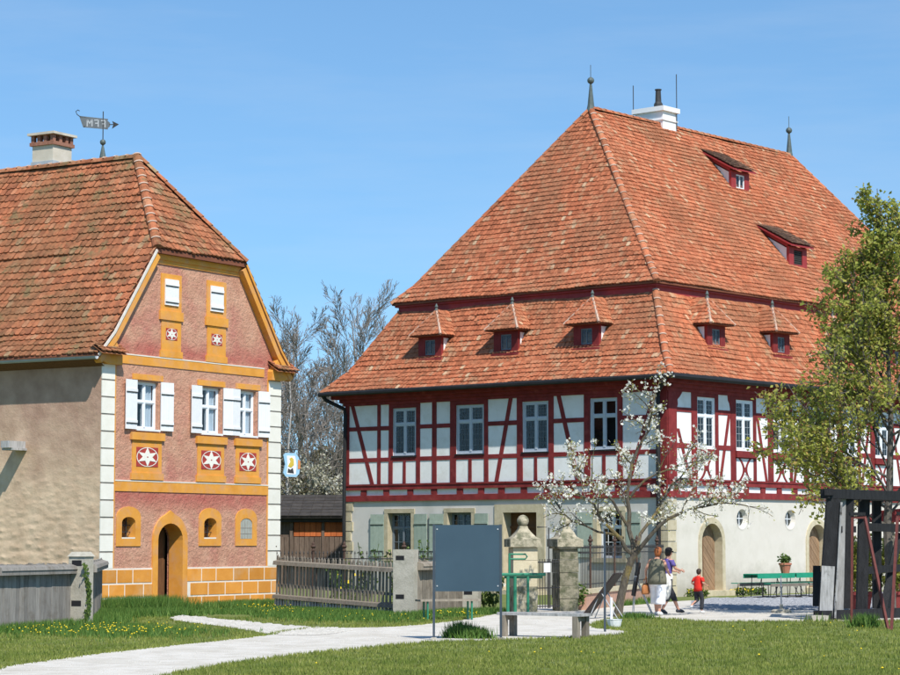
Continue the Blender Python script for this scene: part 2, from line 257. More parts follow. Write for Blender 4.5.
def rubble_mat():                                 # side wall: pink above, bare beige rubble plaster towards the foot
    m, N, L, P = new_mat('plaster_rubble')
    co = coord(N)
    sx = N.new('ShaderNodeSeparateXYZ'); L.new(co, sx.inputs[0])
    n = noise(N, L, co, 0.8, 6, 0.65)
    s = N.new('ShaderNodeMath'); s.operation = 'MULTIPLY_ADD'; L.new(n, s.inputs[0]); s.inputs[1].default_value = 4.5; L.new(sx.outputs[2], s.inputs[2])
    q = ramp(N, [(0.0, (0, 0, 0)), (1.0, (1, 1, 1))])
    mr = N.new('ShaderNodeMapRange'); mr.inputs['From Min'].default_value = 5.2; mr.inputs['From Max'].default_value = 7.6; L.new(s.outputs[0], mr.inputs['Value'])
    a = ramp(N, [(0.3, (0.50, 0.36, 0.24)), (0.7, (0.66, 0.50, 0.345))]); L.new(noise(N, L, co, 2.0, 5), a.inputs[0])
    p = ramp(N, [(0.3, (0.34, 0.21, 0.15)), (0.7, (0.48, 0.315, 0.23))]); L.new(noise(N, L, co, 2.0, 5), p.inputs[0])
    L.new(mixc(N, L, mr.outputs[0], a.outputs[0], p.outputs[0]), P.inputs['Base Color'])
    P.inputs['Roughness'].default_value = 0.95; P.inputs['Specular IOR Level'].default_value = 0.1
    mu = N.new('ShaderNodeTexVoronoi'); mu.inputs['Scale'].default_value = 4.2; mu.feature = 'SMOOTH_F1'
    mp = N.new('ShaderNodeMapping'); mp.inputs['Scale'].default_value = (1, 0.8, 1.7); L.new(co, mp.inputs['Vector']); L.new(mp.outputs[0], mu.inputs['Vector'])
    inv = N.new('ShaderNodeMath'); inv.operation = 'SUBTRACT'; inv.inputs[0].default_value = 1; L.new(mu.outputs['Distance'], inv.inputs[1])
    am = N.new('ShaderNodeMapRange'); am.inputs['From Min'].default_value = 4.2; am.inputs['From Max'].default_value = 1.6; am.inputs['To Min'].default_value = 0.15; L.new(sx.outputs[2], am.inputs['Value'])
    ml = N.new('ShaderNodeMath'); ml.operation = 'MULTIPLY'; L.new(inv.outputs[0], ml.inputs[0]); L.new(am.outputs[0], ml.inputs[1])
    ad = N.new('ShaderNodeMath'); ad.operation = 'MULTIPLY_ADD'; L.new(noise(N, L, co, 12, 5, 0.7), ad.inputs[0]); ad.inputs[1].default_value = 0.35; L.new(ml.outputs[0], ad.inputs[2])
    b = N.new('ShaderNodeBump'); b.inputs['Strength'].default_value = 0.6; b.inputs['Distance'].default_value = 0.07
    L.new(ad.outputs[0], b.inputs['Height']); L.new(b.outputs[0], P.inputs['Normal'])
rubble_mat()
M = MATS

# ------------------------------------------------------------------ mesh builder and object helpers
class MB:
    def __init__(s): s.v = []; s.f = []; s.m = []; s.mi = 0
    def add(s, vs, fs):
        b = len(s.v); s.v.extend([tuple(p) for p in vs])
        for f in fs: s.f.append([b + i for i in f]); s.m.append(s.mi)
    def hexa(s, p):        # 4 bottom ccw, 4 top ccw
        s.add(p, [(3, 2, 1, 0), (4, 5, 6, 7), (0, 1, 5, 4), (1, 2, 6, 5), (2, 3, 7, 6), (3, 0, 4, 7)]); return s
    def box(s, x0, x1, y0, y1, z0, z1):
        s.hexa([(x0, y0, z0), (x1, y0, z0), (x1, y1, z0), (x0, y1, z0), (x0, y0, z1), (x1, y0, z1), (x1, y1, z1), (x0, y1, z1)])
        return s
    def prism(s, poly, o0, o1):   # facade polygon (u,z), ccw seen from outside; o = distance out of the facade
        n = len(poly)
        a = [(u, -o1, z) for u, z in poly]; b = [(u, -o0, z) for u, z in poly]
        s.add(a + b, [tuple(range(n)), tuple(range(2 * n - 1, n - 1, -1))] + [(i, n + i, n + (i + 1) % n, (i + 1) % n) for i in range(n)])
        return s
    def slab(s, poly, z0, z1):    # plan polygon (x,y) ccw seen from above
        n = len(poly)
        a = [(x, y, z1) for x, y in poly]; b = [(x, y, z0) for x, y in poly]
        s.add(a + b, [tuple(range(n)), tuple(range(2 * n - 1, n - 1, -1))] + [(i, n + i, n + (i + 1) % n, (i + 1) % n) for i in range(n)])
        return s
    def beam(s, p, q, w, t, side=None):  # box from p to q; w across 'side', t across the rest
        p = Vector(p); q = Vector(q); d = (q - p).normalized()
        sd_ = Vector(side) if side else Vector((0, 0, 1))
        if abs(d.dot(sd_)) > 0.98: sd_ = Vector((1, 0, 0))
        a = (sd_ - d * sd_.dot(d)).normalized(); b = d.cross(a)
        a *= w / 2; b *= t / 2
        s.hexa([p - a - b, p + a - b, p + a + b, p - a + b, q - a - b, q + a - b, q + a + b, q - a + b]); return s
    def tube(s, pts, rad, n=6, cap=True):
        pts = [Vector(p) for p in pts]; k = len(pts)
        if not isinstance(rad, (list, tuple)): rad = [rad] * k
        base = len(s.v); ref = Vector((0.13, 0.31, 0.94))
        for i, p in enumerate(pts):
            d = (pts[min(i + 1, k - 1)] - pts[max(i - 1, 0)])
            d = d.normalized() if d.length > 1e-9 else Vector((0, 0, 1))
            a = ref - d * ref.dot(d)
            if a.length < 0.1: a = Vector((1, 0, 0)) - d * d.x
            a.normalize(); b = d.cross(a)
            for j in range(n):
                t = 2 * PI * j / n
                s.v.append(tuple(p + (a * math.cos(t) + b * math.sin(t)) * rad[i]))
        for i in range(k - 1):
            for j in range(n):
                j2 = (j + 1) % n
                s.f.append([base + i * n + j, base + i * n + j2, base + (i + 1) * n + j2, base + (i + 1) * n + j]); s.m.append(s.mi)
        if cap:
            s.f.append([base + j for j in range(n - 1, -1, -1)]); s.m.append(s.mi)
            s.f.append([base + (k - 1) * n + j for j in range(n)]); s.m.append(s.mi)
        return s
    def lathe(s, prof, n=12, c=(0, 0, 0)):
        base = len(s.v)
        for r, z in prof:
            for j in range(n):
                t = 2 * PI * j / n; s.v.append((c[0] + r * math.cos(t), c[1] + r * math.sin(t), c[2] + z))
        for i in range(len(prof) - 1):
            for j in range(n):
                j2 = (j + 1) % n
                s.f.append([base + i * n + j, base + i * n + j2, base + (i + 1) * n + j2, base + (i + 1) * n + j]); s.m.append(s.mi)
        s.f.append([base + j for j in range(n - 1, -1, -1)]); s.m.append(s.mi)
        s.f.append([base + (len(prof) - 1) * n + j for j in range(n)]); s.m.append(s.mi)
        return s
    def loft(s, rings, n=12):     # rings of (centre, rx, ry) in planes roughly across z
        base = len(s.v)
        for (cx, cy, cz), rx, ry in rings:
            for j in range(n):
                t = 2 * PI * j / n; s.v.append((cx + rx * math.cos(t), cy + ry * math.sin(t), cz))
        k = len(rings)
        for i in range(k - 1):
            for j in range(n):
                j2 = (j + 1) % n
                s.f.append([base + i * n + j, base + i * n + j2, base + (i + 1) * n + j2, base + (i + 1) * n + j]); s.m.append(s.mi)
        s.f.append([base + j for j in range(n - 1, -1, -1)]); s.m.append(s.mi)
        s.f.append([base + (k - 1) * n + j for j in range(n)]); s.m.append(s.mi)
        return s
    def ball(s, c, r, n=12, sq=1.0):
        return s.lathe([(max(0.002, r * math.sin(PI * i / 8)), -r * sq * math.cos(PI * i / 8)) for i in range(9)], n, c)
    def mesh(s, name, mats, smooth=False):
        me = bpy.data.meshes.new(name); me.from_pydata(s.v, [], s.f)
        for m in (mats if isinstance(mats, (list, tuple)) else [mats]): me.materials.append(M[m])
        if isinstance(mats, (list, tuple)): me.polygons.foreach_set('material_index', s.m)
        if smooth: me.polygons.foreach_set('use_smooth', [True] * len(s.f))
        me.update(); return me
    def build(s, name, mats, parent=None, smooth=False, loc=(0, 0, 0), rz=0):
        return put(name, s.mesh(name, mats, smooth), parent, loc, rz)
def put(name, me, parent=None, loc=(0, 0, 0), rz=0):
    o = bpy.data.objects.new(name, me); COL.objects.link(o); o.parent = parent
    o.location = loc; o.rotation_euler = (0, 0, rz); return o
def tag(o, label=None, cat=None, group=None, kind=None):
    for k, v in (('label', label), ('category', cat), ('group', group), ('kind', kind)):
        if v: o[k] = v
    return o
def empty(name, loc=(0, 0, 0), rz=0, parent=None):
    o = bpy.data.objects.new(name, None); COL.objects.link(o); o.location = loc; o.rotation_euler = (0, 0, rz); o.parent = parent
    o.empty_display_size = 0.2; return o
def copy_tree(o, parent=None):
    c = o.copy(); COL.objects.link(c); c.parent = parent
    for ch in [x for x in COL.objects if x.parent == o]: copy_tree(ch, c)
    return c
def bx(name, mat, parent, x0, x1, y0, y1, z0, z1, loc=(0, 0, 0), rz=0):
    return MB().box(x0, x1, y0, y1, z0, z1).build(name, mat, parent, False, loc, rz)
def fbox(name, mat, parent, u0, u1, z0, z1, o0, o1, rz=0, loc=(0, 0, 0)):
    return MB().box(u0, u1, -o1, -o0, z0, z1).build(name, mat, parent, False, loc, rz)
def wall_sheet(mb, u0, u1, z0, z1, holes, depth, o=0.0):   # front skin with holes and reveals, facade coordinates
    us = sorted({u0, u1, *[h[0] for h in holes], *[h[1] for h in holes]}); zs = sorted({z0, z1, *[h[2] for h in holes], *[h[3] for h in holes]})
    us = [u for u in us if u0 <= u <= u1]; zs = [z for z in zs if z0 <= z <= z1]
    def hole(i, j):
        if not (0 <= i < len(us) - 1 and 0 <= j < len(zs) - 1): return False
        a = (us[i] + us[i + 1]) / 2; b = (zs[j] + zs[j + 1]) / 2
        return any(h[0] < a < h[1] and h[2] < b < h[3] for h in holes)
    for i in range(len(us) - 1):
        for j in range(len(zs) - 1):
            a, b, c, d = us[i], us[i + 1], zs[j], zs[j + 1]
            if not hole(i, j):
                mb.add([(a, -o, c), (b, -o, c), (b, -o, d), (a, -o, d)], [(0, 1, 2, 3)]); continue
            y0, y1 = -o, depth - o
            if not hole(i - 1, j): mb.add([(a, y0, c), (a, y0, d), (a, y1, d), (a, y1, c)], [(0, 1, 2, 3)])
            if not hole(i + 1, j): mb.add([(b, y0, c), (b, y1, c), (b, y1, d), (b, y0, d)], [(0, 1, 2, 3)])
            if not hole(i, j - 1): mb.add([(a, y0, c), (a, y1, c), (b, y1, c), (b, y0, c)], [(0, 1, 2, 3)])
            if not hole(i, j + 1): mb.add([(a, y0, d), (b, y0, d), (b, y1, d), (a, y1, d)], [(0, 1, 2, 3)])
def arch_pts(cx, hw, z0, spring, rise, n=10):              # opening outline: up the right side, over the arch, down the left
    return [(cx + hw, z0)] + [(cx + hw * math.cos(PI * i / n), spring + rise * math.sin(PI * i / n)) for i in range(n + 1)] + [(cx - hw, z0)]
def arch_holes(cx, hw, z0, spring, rise, k=6):             # stepped holes that a stone surround covers
    h = [(cx - hw, cx + hw, z0, spring)]
    for i in range(k):
        t0, t1 = i / k, (i + 1) / k
        w = hw * math.sqrt(max(0.0, 1 - ((t0 + t1) / 2) ** 2))
        h.append((cx - w, cx + w, spring + rise * t0, spring + rise * t1))
    return h
def ring_strip(mb, inner, outer, o0, o1):                  # surround between two outlines with equally many points
    n = len(inner)
    A = [(u, -o1, z) for u, z in inner]; B = [(u, -o1, z) for u, z in outer]
    C = [(u, -o0, z) for u, z in inner]; D = [(u, -o0, z) for u, z in outer]
    fs = []
    for i in range(n - 1):
        fs += [(i, n + i, n + i + 1, i + 1), (i, i + 1, 2 * n + i + 1, 2 * n + i), (n + i, 3 * n + i, 3 * n + i + 1, n + i + 1)]
    fs += [(0, 2 * n, 3 * n, n), (n - 1, 2 * n - 1, 4 * n - 1, 3 * n - 1)]
    mb.add(A + B + C + D, fs)
def clip_poly(poly, p, q, keep):   # keep the part on one side of line pq
    def sdist(a): return ((q[0] - p[0]) * (a[1] - p[1]) - (q[1] - p[1]) * (a[0] - p[0])) * keep
    out = []
    for i in range(len(poly)):
        a, b = poly[i], poly[(i + 1) % len(poly)]; da, db = sdist(a), sdist(b)
        if da >= 0: out.append(a)
        if (da > 0) != (db > 0) and da != db:
            t = da / (da - db); out.append((a[0] + (b[0] - a[0]) * t, a[1] + (b[1] - a[1]) * t))
    return out

# ------------------------------------------------------------------ roof tiles
def tile_shape(tw, row, lift):
    L_ = row * 1.4; c = 0.24 * tw
    top = [(-tw / 2, c, lift * 0.93), (-tw * 0.27, 0, lift), (tw * 0.27, 0, lift), (tw / 2, c, lift * 0.93), (tw / 2, L_, 0.004), (-tw / 2, L_, 0.004)]
    low = [(x, y, z - lift * 0.85) for x, y, z in top[:4]]
    return top + low, [(0, 1, 2, 3, 4, 5), (0, 6, 7, 1), (1, 7, 8, 2), (2, 8, 9, 3)]
def tile_face(mb, A, B, C, D, row, tw, lift=0.03, singles=None, rnd=random.Random(3)):
    """A,B bottom left/right and D,C top left/right seen from outside; singles collects matrices of whole tiles"""
    A, B, C, D = map(Vector, (A, B, C, D))
    U = (B - A).normalized(); n = U.cross(((D + C) / 2 - (A + B) / 2)).normalized(); V = n.cross(U)
    H = (D - A).dot(V); du = (D - A).dot(U); wb = (B - A).length; ct = (C - A).dot(U)
    rows = max(1, int(round(H / row))); rr = H / rows
    shp, fc = tile_shape(tw * 0.97, rr, lift)
    for r in range(rows):
        v = r * rr; t = (v + rr * 0.5) / H
        ua = du * t; ub = wb + (ct - wb) * t
        off = (0.5 * tw if r % 2 else 0.0) + rnd.uniform(-.02, .02)
        k0 = int(math.floor((ua - off) / tw)); k1 = int(math.ceil((ub - off) / tw)); wav = rnd.uniform(-.006, .006)
        for k in range(k0, k1 + 1):
            uc = off + (k + 0.5) * tw
            if uc + tw / 2 < ua + 0.02 or uc - tw / 2 > ub - 0.02: continue
            whole = uc - tw / 2 >= ua and uc + tw / 2 <= ub
            jl = rnd.uniform(0, 0.012) + .022 * math.sin(uc * .8 + v * .9) + .012 * math.sin(uc * 2.1 - v * 1.3 + 1) + .02; jv = rnd.uniform(-.012, .012) + wav + .014 * math.sin(uc * .6 + r * .4); rot = rnd.uniform(-.03, .03)
            if rnd.random() < .012: jv -= .05; rot *= 3
            if singles is not None and whole:
                cr, sr = math.cos(rot), math.sin(rot)
                X = U * cr + V * sr; Y = V * cr - U * sr; P = A + U * uc + V * (v + jv) + n * jl
                m = Matrix(((X.x, Y.x, n.x, P.x), (X.y, Y.y, n.y, P.y), (X.z, Y.z, n.z, P.z), (0, 0, 0, 1)))
                singles.append((m, rr)); continue
            pts = []
            for x, y, z in shp:
                uu = min(max(uc + x - rot * y, ua), ub)
                pts.append(A + U * uu + V * (v + y + jv + rot * x) + n * (z + jl))
            mb.add(pts, fc)
def cap_run(roof, p, q, L_, r, mat, upn, name='hip_tile'):   # a run of rounded ridge tiles, each an object sharing one mesh
    p = Vector(p); q = Vector(q); d = (q - p); n = max(1, int(round(d.length / L_))); step = d.length / n; d.normalize()
    key = (name, round(step, 3), r, mat)
    if key not in CAPS:
        mb = MB()
        for (y0, y1, ra, rb, mi) in ((-0.03, step * 0.95, r * 1.10, r * 0.92, 0), (step * 0.84, step * 0.955, r * 1.16, r * 1.18, 1)):
            mb.mi = mi; K = 6; vs = []
            for y, rad in ((y0, ra), (y1, rb)):
                for j in range(K + 1):
                    t = PI * j / K if mi == 0 else PI * (.22 + .56 * j / K); vs.append((rad * math.cos(t), y, rad * math.sin(t) * 0.85 - 0.25 * r))
            mb.add(vs, [(j, j + 1, K + 2 + j, K + 1 + j) for j in range(K)] + [tuple(range(K, -1, -1))])
        CAPS[key] = mb.mesh(name, [mat, 'hip_mortar'])
    up = Vector(upn); up = (up - d * up.dot(d)).normalized(); X = d.cross(up)
    for i in range(n):
        P = p + d * (step * i)
        o = put(name, CAPS[key], roof)
        o.matrix_local = Matrix(((X.x, d.x, up.x, P.x), (X.y, d.y, up.y, P.y), (X.z, d.z, up.z, P.z), (0, 0, 0, 1)))
CAPS = {}

# ------------------------------------------------------------------ ground, path, paving (the setting)
PATH = [(-6.58, 29.94), (-6.58, 33.93), (-6.09, 36.2), (-5.4, 39.14), (-4.51, 41.79), (-3.58, 44.83), (-3.1, 47.81), (-2.32, 48.89), (-1.07, 49.45), (-0.22, 51.83), (0.72, 55.85), (1.4, 58.9), (2.1, 60.2), (2.2, 66), (3.1, 66), (3.45, 61.42), (4.44, 64.16), (5.43, 66.13), (6.6, 69.5), (7.74, 71.63), (15.11, 72.84), (11.84, 53.76), (10.32, 53.1), (7.02, 52.46), (5.66, 52.46), (4.94, 54.44), (4.19, 55.49), (3.4, 52.46), (3.0, 48.89), (3.4, 47.81), (3.79, 46.27), (2.87, 44.37), (0.92, 42.83), (-0.27, 42.2), (-1.99, 38.45), (-3.17, 35.02), (-4.01, 31.01), (-4.18, 26.96), (-5.41, 24.67)]
DOORP = [(-6.69, 55.49), (-6.41, 56.21), (-4.76, 52.46), (-3.15, 49.0), (-1.9, 48.2), (-2.4, 45.0), (-3.5, 45.2), (-3.85, 46.6), (-4.8, 49.45), (-6.31, 53.1)]
COBB = [(6.32, 60.99), (8.22, 61.42), (9.54, 60.99), (12.91, 60.99), (15.17, 71.63), (22, 83.5), (18, 86.2), (7.7, 73.6)]
def inside(x, y, poly):
    c = False; j = len(poly) - 1
    for i in range(len(poly)):
        xi, yi = poly[i]; xj, yj = poly[j]
        if (yi > y) != (yj > y) and x < (xj - xi) * (y - yi) / (yj - yi) + xi: c = not c
        j = i
    return c
def smooth_poly(poly, it=2, jit=0.05):
    rnd = random.Random(5)
    for _ in range(it):
        o = []
        for i in range(len(poly)):
            a, b = poly[i], poly[(i + 1) % len(poly)]
            o += [(a[0] * .75 + b[0] * .25, a[1] * .75 + b[1] * .25), (a[0] * .25 + b[0] * .75, a[1] * .25 + b[1] * .75)]
        poly = o
    return [(x + rnd.uniform(-jit, jit), y + rnd.uniform(-jit, jit)) for x, y in poly]
def sheet(name, poly, z, mat):
    from mathutils.geometry import tessellate_polygon
    vs = [Vector((x, y, z)) for x, y in poly]
    tris = tessellate_polygon([vs]); mb = MB()
    fs = []
    for t in tris:
        a, b, c = (vs[i] for i in t)
        fs.append(t if (b - a).cross(c - a).z > 0 else (t[0], t[2], t[1]))
    mb.add(vs, fs); o = mb.build(name, mat); tag(o, kind='structure'); return o
g = MB(); g.add([(-900, -300, 0), (900, -300, 0), (900, 1800, 0), (-900, 1800, 0)], [(0, 1, 2, 3)])
tag(g.build('ground', 'soil_green'), kind='structure')
path_poly = smooth_poly(PATH, 2, 0.04)
sheet('gravel_path', path_poly, 0.006, 'gravel_path')
sheet('cobbled_door_path', smooth_poly(DOORP, 1, 0.03), 0.012, 'mortar')
sheet('cobbled_yard', smooth_poly(COBB, 1, 0.02), 0.012, 'cobble_grey')
def cobbles(name, poly, size, mat, label):
    mb = MB(); rnd = random.Random(11)
    x0 = min(p[0] for p in poly); x1 = max(p[0] for p in poly); y0 = min(p[1] for p in poly); y1 = max(p[1] for p in poly)
    j = 0; y = y0
    while y < y1:
        x = x0 + (size / 2 if j % 2 else 0)
        while x < x1:
            if inside(x, y, poly):
                cx, cy = x + rnd.uniform(-.015, .015), y + rnd.uniform(-.015, .015); h = rnd.uniform(.012, .035); r = size * rnd.uniform(.42, .5)
                ring = [(cx + r * math.cos(t), cy + r * math.sin(t), 0.008) for t in [PI / 4 + k * PI / 2 + rnd.uniform(-.15, .15) for k in range(4)]]
                top = [(cx + (a - cx) * .62, cy + (b - cy) * .62, 0.012 + h) for a, b, _ in ring]
                mb.add(ring + top, [(4, 5, 6, 7), (0, 1, 5, 4), (1, 2, 6, 5), (2, 3, 7, 6), (3, 0, 4, 7)])
            x += size
        y += size * 0.9; j += 1
    tag(mb.build(name, mat), label, 'paving', kind='stuff')
cobbles('cobblestones', smooth_poly(DOORP, 1, 0.0), 0.16, 'cobble', 'pale cobblestones of the narrow path to the arched house door')
cobbles('cobblestones', [p for p in COBB[:5]] + [(15.5, 74), (8.2, 73.6)], 0.19, 'cobble_grey', 'grey cobblestones of the yard before the half-timbered house')

# ------------------------------------------------------------------ window builder (sub-parts: pane, glazing_bar, curtain, dark_room)
WC = {}
def window(parent, w, h, loc, rz, frame='window_paint', split=0.34, bars=(1, 2), bw=0.012, fw=0.06, curtain=False, opened=False, name='window', barm=None):
    """two casements with a transom; loc = lower centre of the frame's outer face in the parent's frame"""
    key = (w, h, frame, split, bars, bw, fw, barm)
    if key not in WC:
        f = MB(); d = 0.06
        f.box(-w / 2, -w / 2 + fw, 0, d, 0, h); f.box(w / 2 - fw, w / 2, 0, d, 0, h)
        f.box(-w / 2 + fw, w / 2 - fw, 0.002, d, 0, fw); f.box(-w / 2 + fw, w / 2 - fw, 0.002, d, h - fw, h)
        f.box(-fw * .55, fw * .55, -0.012, d, fw, h - fw)
        zt = h * (1 - split) if split else None
        if zt: f.box(-w / 2 + fw, w / 2 - fw, -0.006, d - .004, zt - fw * .5, zt + fw * .5)
        panes = []
        for sx in (-1, 1):
            xa, xb = (-w / 2 + fw, -fw * .55) if sx < 0 else (fw * .55, w / 2 - fw)
            for za, zb in (((fw, zt - fw * .5), (zt + fw * .5, h - fw)) if zt else ((fw, h - fw),)):
                s_ = 0.028
                f.box(xa, xa + s_, 0.01, .05, za, zb); f.box(xb - s_, xb, 0.01, .05, za, zb)
                f.box(xa + s_, xb - s_, .01, .05, za, za + s_); f.box(xa + s_, xb - s_, .01, .05, zb - s_, zb)
                panes.append((xa + s_, xb - s_, za + s_, zb - s_))
        fm = f.mesh('window', frame); pm = []; b = MB()
        for i, (xa, xb, za, zb) in enumerate(panes):
            p = MB(); p.box(0, xb - xa, -.002, .002, za, zb); pm.append((p.mesh('pane', 'glass'), (xa, .032, 0)))
            nz = bars[1] if (not zt or zb < zt) else max(1, bars[1] - 1)
            for k in range(1, bars[0] + 1): x = xa + (xb - xa) * k / (bars[0] + 1); b.box(x - bw / 2, x + bw / 2, .018, .028, za, zb)
            for k in range(1, nz + 1): z = za + (zb - za) * k / (nz + 1); b.box(xa, xb, .017, .027, z - bw / 2, z + bw / 2)
        bm = b.mesh('glazing_bar', barm or frame) if (bars[0] or bars[1]) else None
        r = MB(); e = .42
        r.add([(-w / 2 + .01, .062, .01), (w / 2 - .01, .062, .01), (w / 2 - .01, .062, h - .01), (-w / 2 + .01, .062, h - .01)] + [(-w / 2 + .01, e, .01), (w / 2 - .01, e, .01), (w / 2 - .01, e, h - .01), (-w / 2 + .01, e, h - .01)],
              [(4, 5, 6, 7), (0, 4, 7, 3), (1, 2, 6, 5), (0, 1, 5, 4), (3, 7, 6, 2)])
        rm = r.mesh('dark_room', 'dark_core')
        c = MB(); n = 14; rnd = random.Random(4)
        for sx in (0.12, 1):
            xa, xb = (-w / 2 + fw, -w * .22) if sx < .5 else (-w * .06, w / 2 - fw)
            xs = [xa + (xb - xa) * i / n for i in range(n + 1)]; ys = [.085 + .018 * math.sin(i * 1.9) for i in range(n + 1)]
            hz = h * (.35 if sx < .5 else .05)
            xt = [x if sx < .5 else x - (x - xa) * .0 for x in xs]
            c.add([(x, y, hz) for x, y in zip(xs, ys)] + [(x, y, h - fw) for x, y in zip(xt, ys)], [(i, i + 1, n + 2 + i, n + 1 + i) for i in range(n)])
        WC[key] = (fm, pm, bm, rm, c.mesh('curtain', 'curtain', True))
    fm, pm, bm, rm, cm = WC[key]
    o = put(name, fm, parent, loc, rz)
    for i, (m, l) in enumerate(pm):
        q = put('pane', m, o, l)
        if opened and i == 2: q.location = (l[0] + .4, l[1] + .01, 0); q.rotation_euler = (0, 0, R(112))
    if bm and not opened: put('glazing_bar', bm, o)
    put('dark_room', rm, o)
    if curtain: put('curtain', cm, o)
    return o
def shutter(parent, w, h, loc, rz, mat, swing=0.0, hinge=-1, name='shutter', slats=5):
    """planked shutter lying open against the wall; two battens and strap hinges are sub-parts"""
    key = ('sh', w, h, mat, slats, hinge)
    if key not in WC:
        b = MB(); n = slats; pw = w / n
        for i in range(n): b.box(i * pw + .002, (i + 1) * pw - .002, -.03 - .002 * (i % 2), 0, 0, h)
        if hinge > 0: b.v = [(x - w, y, z) for x, y, z in b.v]
        t = []
        for z in (h * .13, h * .76):
            q = MB(); q.box(.01, w - .01, -.052, -.0325, z, z + .07)
            if hinge > 0: q.v = [(x - w, y, zz) for x, y, zz in q.v]
            t.append(q.mesh('batten', mat))
        s = []
        for z in (h * .13 - .03, h * .76 - .03):
            q = MB(); q.box(.0, w * .96, -.047, -.0325, z, z + .022)
            if hinge > 0: q.v = [(x - w, y, zz) for x, y, zz in q.v]
            s.append(q.mesh('strap_hinge', 'iron'))
        WC[key] = (b.mesh('shutter', mat), t, s)
    bm, t, s = WC[key]
    o = put(name, bm, parent, loc, rz + swing)
    for m in t: put('batten', m, o)
    for m in s: put('strap_hinge', m, o)
    return o

# ------------------------------------------------------------------ LEFT HOUSE: orange and pink plastered, half-hipped roof
LW, LD = 7.8, 15.0
LH = empty('painted_house', (-8.942, 58.902, 0), R(58.309))
tag(LH, 'orange and pink painted plaster house with half-hipped tiled roof and white shutters', 'house')
holes = [(1.38, 2.31, 4.75, 6.0), (4.13, 5.03, 4.75, 6.0), (5.85, 6.65, 4.75, 6.0)]
for cx in (1.125, 4.575): holes += arch_holes(cx, .30, 1.86, 2.3, .17, 4)
holes += arch_holes(2.83, .55, -.1, 1.85, .47, 7)
fw_ = MB(); wall_sheet(fw_, 0, LW, -.1, 6.6, holes, .5)
fw_.add([(0, 0, 6.6), (LW, 0, 6.6), (5.95, 0, 9.5), (1.85, 0, 9.5)], [(0, 1, 2, 3)])
fw_.build('wall_front', 'plaster_pink', LH)
sw = MB(); sw.add([(0, 0, -.1), (0, 0, 6.6), (0, LD, 6.6), (0, LD, -.1)], [(0, 1, 2, 3)])
sw.add([(LW, 0, -.1), (LW, LD, -.1), (LW, LD, 6.6), (LW, 0, 6.6)], [(0, 1, 2, 3)])
sw.add([(0, LD, -.1), (0, LD, 6.6), (LW / 2, LD, 12.3), (LW, LD, 6.6), (LW, LD, -.1)], [(0, 1, 2, 3, 4)])
sw.build('wall_side', 'plaster_rubble', LH)
# interior light stop
bx('interior', 'dark_core', LH, .5, LW - .02, 1.0, LD - .1, -.1, 6.5)
# painted bands
def band(z0, z1, u0, u1):
    fbox('painted_band', 'orange_paint', LH, u0, u1, z0, z1, 0, .022)
    fbox('band_line', 'block_joint', LH, u0, u1, z1, z1 + .03, 0, .030)
band(6.43, 6.66, .62, 7.0); band(3.11, 3.37, .56, 7.22)
# quoins: white stones with joints, each its own part
for u0, u1, zt in ((.0, .50, 6.40), (7.22, 7.8, 6.36)):
    fbox('quoin_backing', 'quoin_joint', LH, u0 + .006, u1 - .006, 1.1, zt, 0, .012)
    n = 12; h = (zt - 1.1) / n
    for i in range(n): fbox('quoin_stone', 'quoin_white', LH, u0 - .004 if u0 < 1 else u0, u1 if u0 < 1 else u1 + .004, 1.1 + i * h + .022, 1.1 + (i + 1) * h - .022, .0, .03)
fbox('quoin_line', 'orange_paint', LH, .50, .56, 1.1, 6.40, 0, .016); fbox('quoin_line', 'orange_paint', LH, 7.17, 7.22, 1.1, 6.36, 0, .016)
# plinth of painted blocks
for u0, u1 in ((0, 2.1), (3.56, 7.8)):
    fbox('plinth_bed', 'block_joint', LH, u0, u1, -.1, 1.12, .002, .024)
rnd = random.Random(21)
for r, (z0, z1) in enumerate(((.0, .33), (.38, .70), (.75, 1.08))):
    x = -.35 if r % 2 else -.02
    while x < LW:
        w = rnd.uniform(.62, .80); a, b = max(x, 0.0), min(x + w - .045, LW)
        for lo, hi in ((0, 2.09), (3.57, LW)):
            c, d = max(a, lo), min(b, hi)
            if d - c > .12: fbox('plinth_block', 'orange_block', LH, c, d, z0, z1, .0, .034)
        x += w
# door
dp = arch_pts(2.83, .52, -.05, 1.85, .44, 12); do = arch_pts(2.83, .73, -.05, 1.85, .70, 12)
do = [(u, z + (.08 if abs(u - 2.83) < .1 else 0)) for u, z in do]
q = MB(); ring_strip(q, dp, do, -.42, .05); q.build('door_surround', 'orange_paint', LH)
dl = MB(); dl.box(2.26, 3.40, .60, .66, .0, 2.4); door = dl.build('door', 'oak_dark', LH)
for i in range(5): fbox('door_plank', 'oak_dark', door, 2.34 + i * .2, 2.34 + i * .2 + .19, .12, 2.28, -.60, -.58 + .004 * (i % 2))
fbox('door_panel', 'orange_paint', door, 2.34, 2.80, .12, 1.0, -.575, -.53)
bx('doorstep', 'step_stone', LH, 2.32, 3.34, -.38, .60, -.05, .13)
fbox('boot_scraper', 'iron', LH, 2.02, 2.24, 0.05, .22, .12, .16)
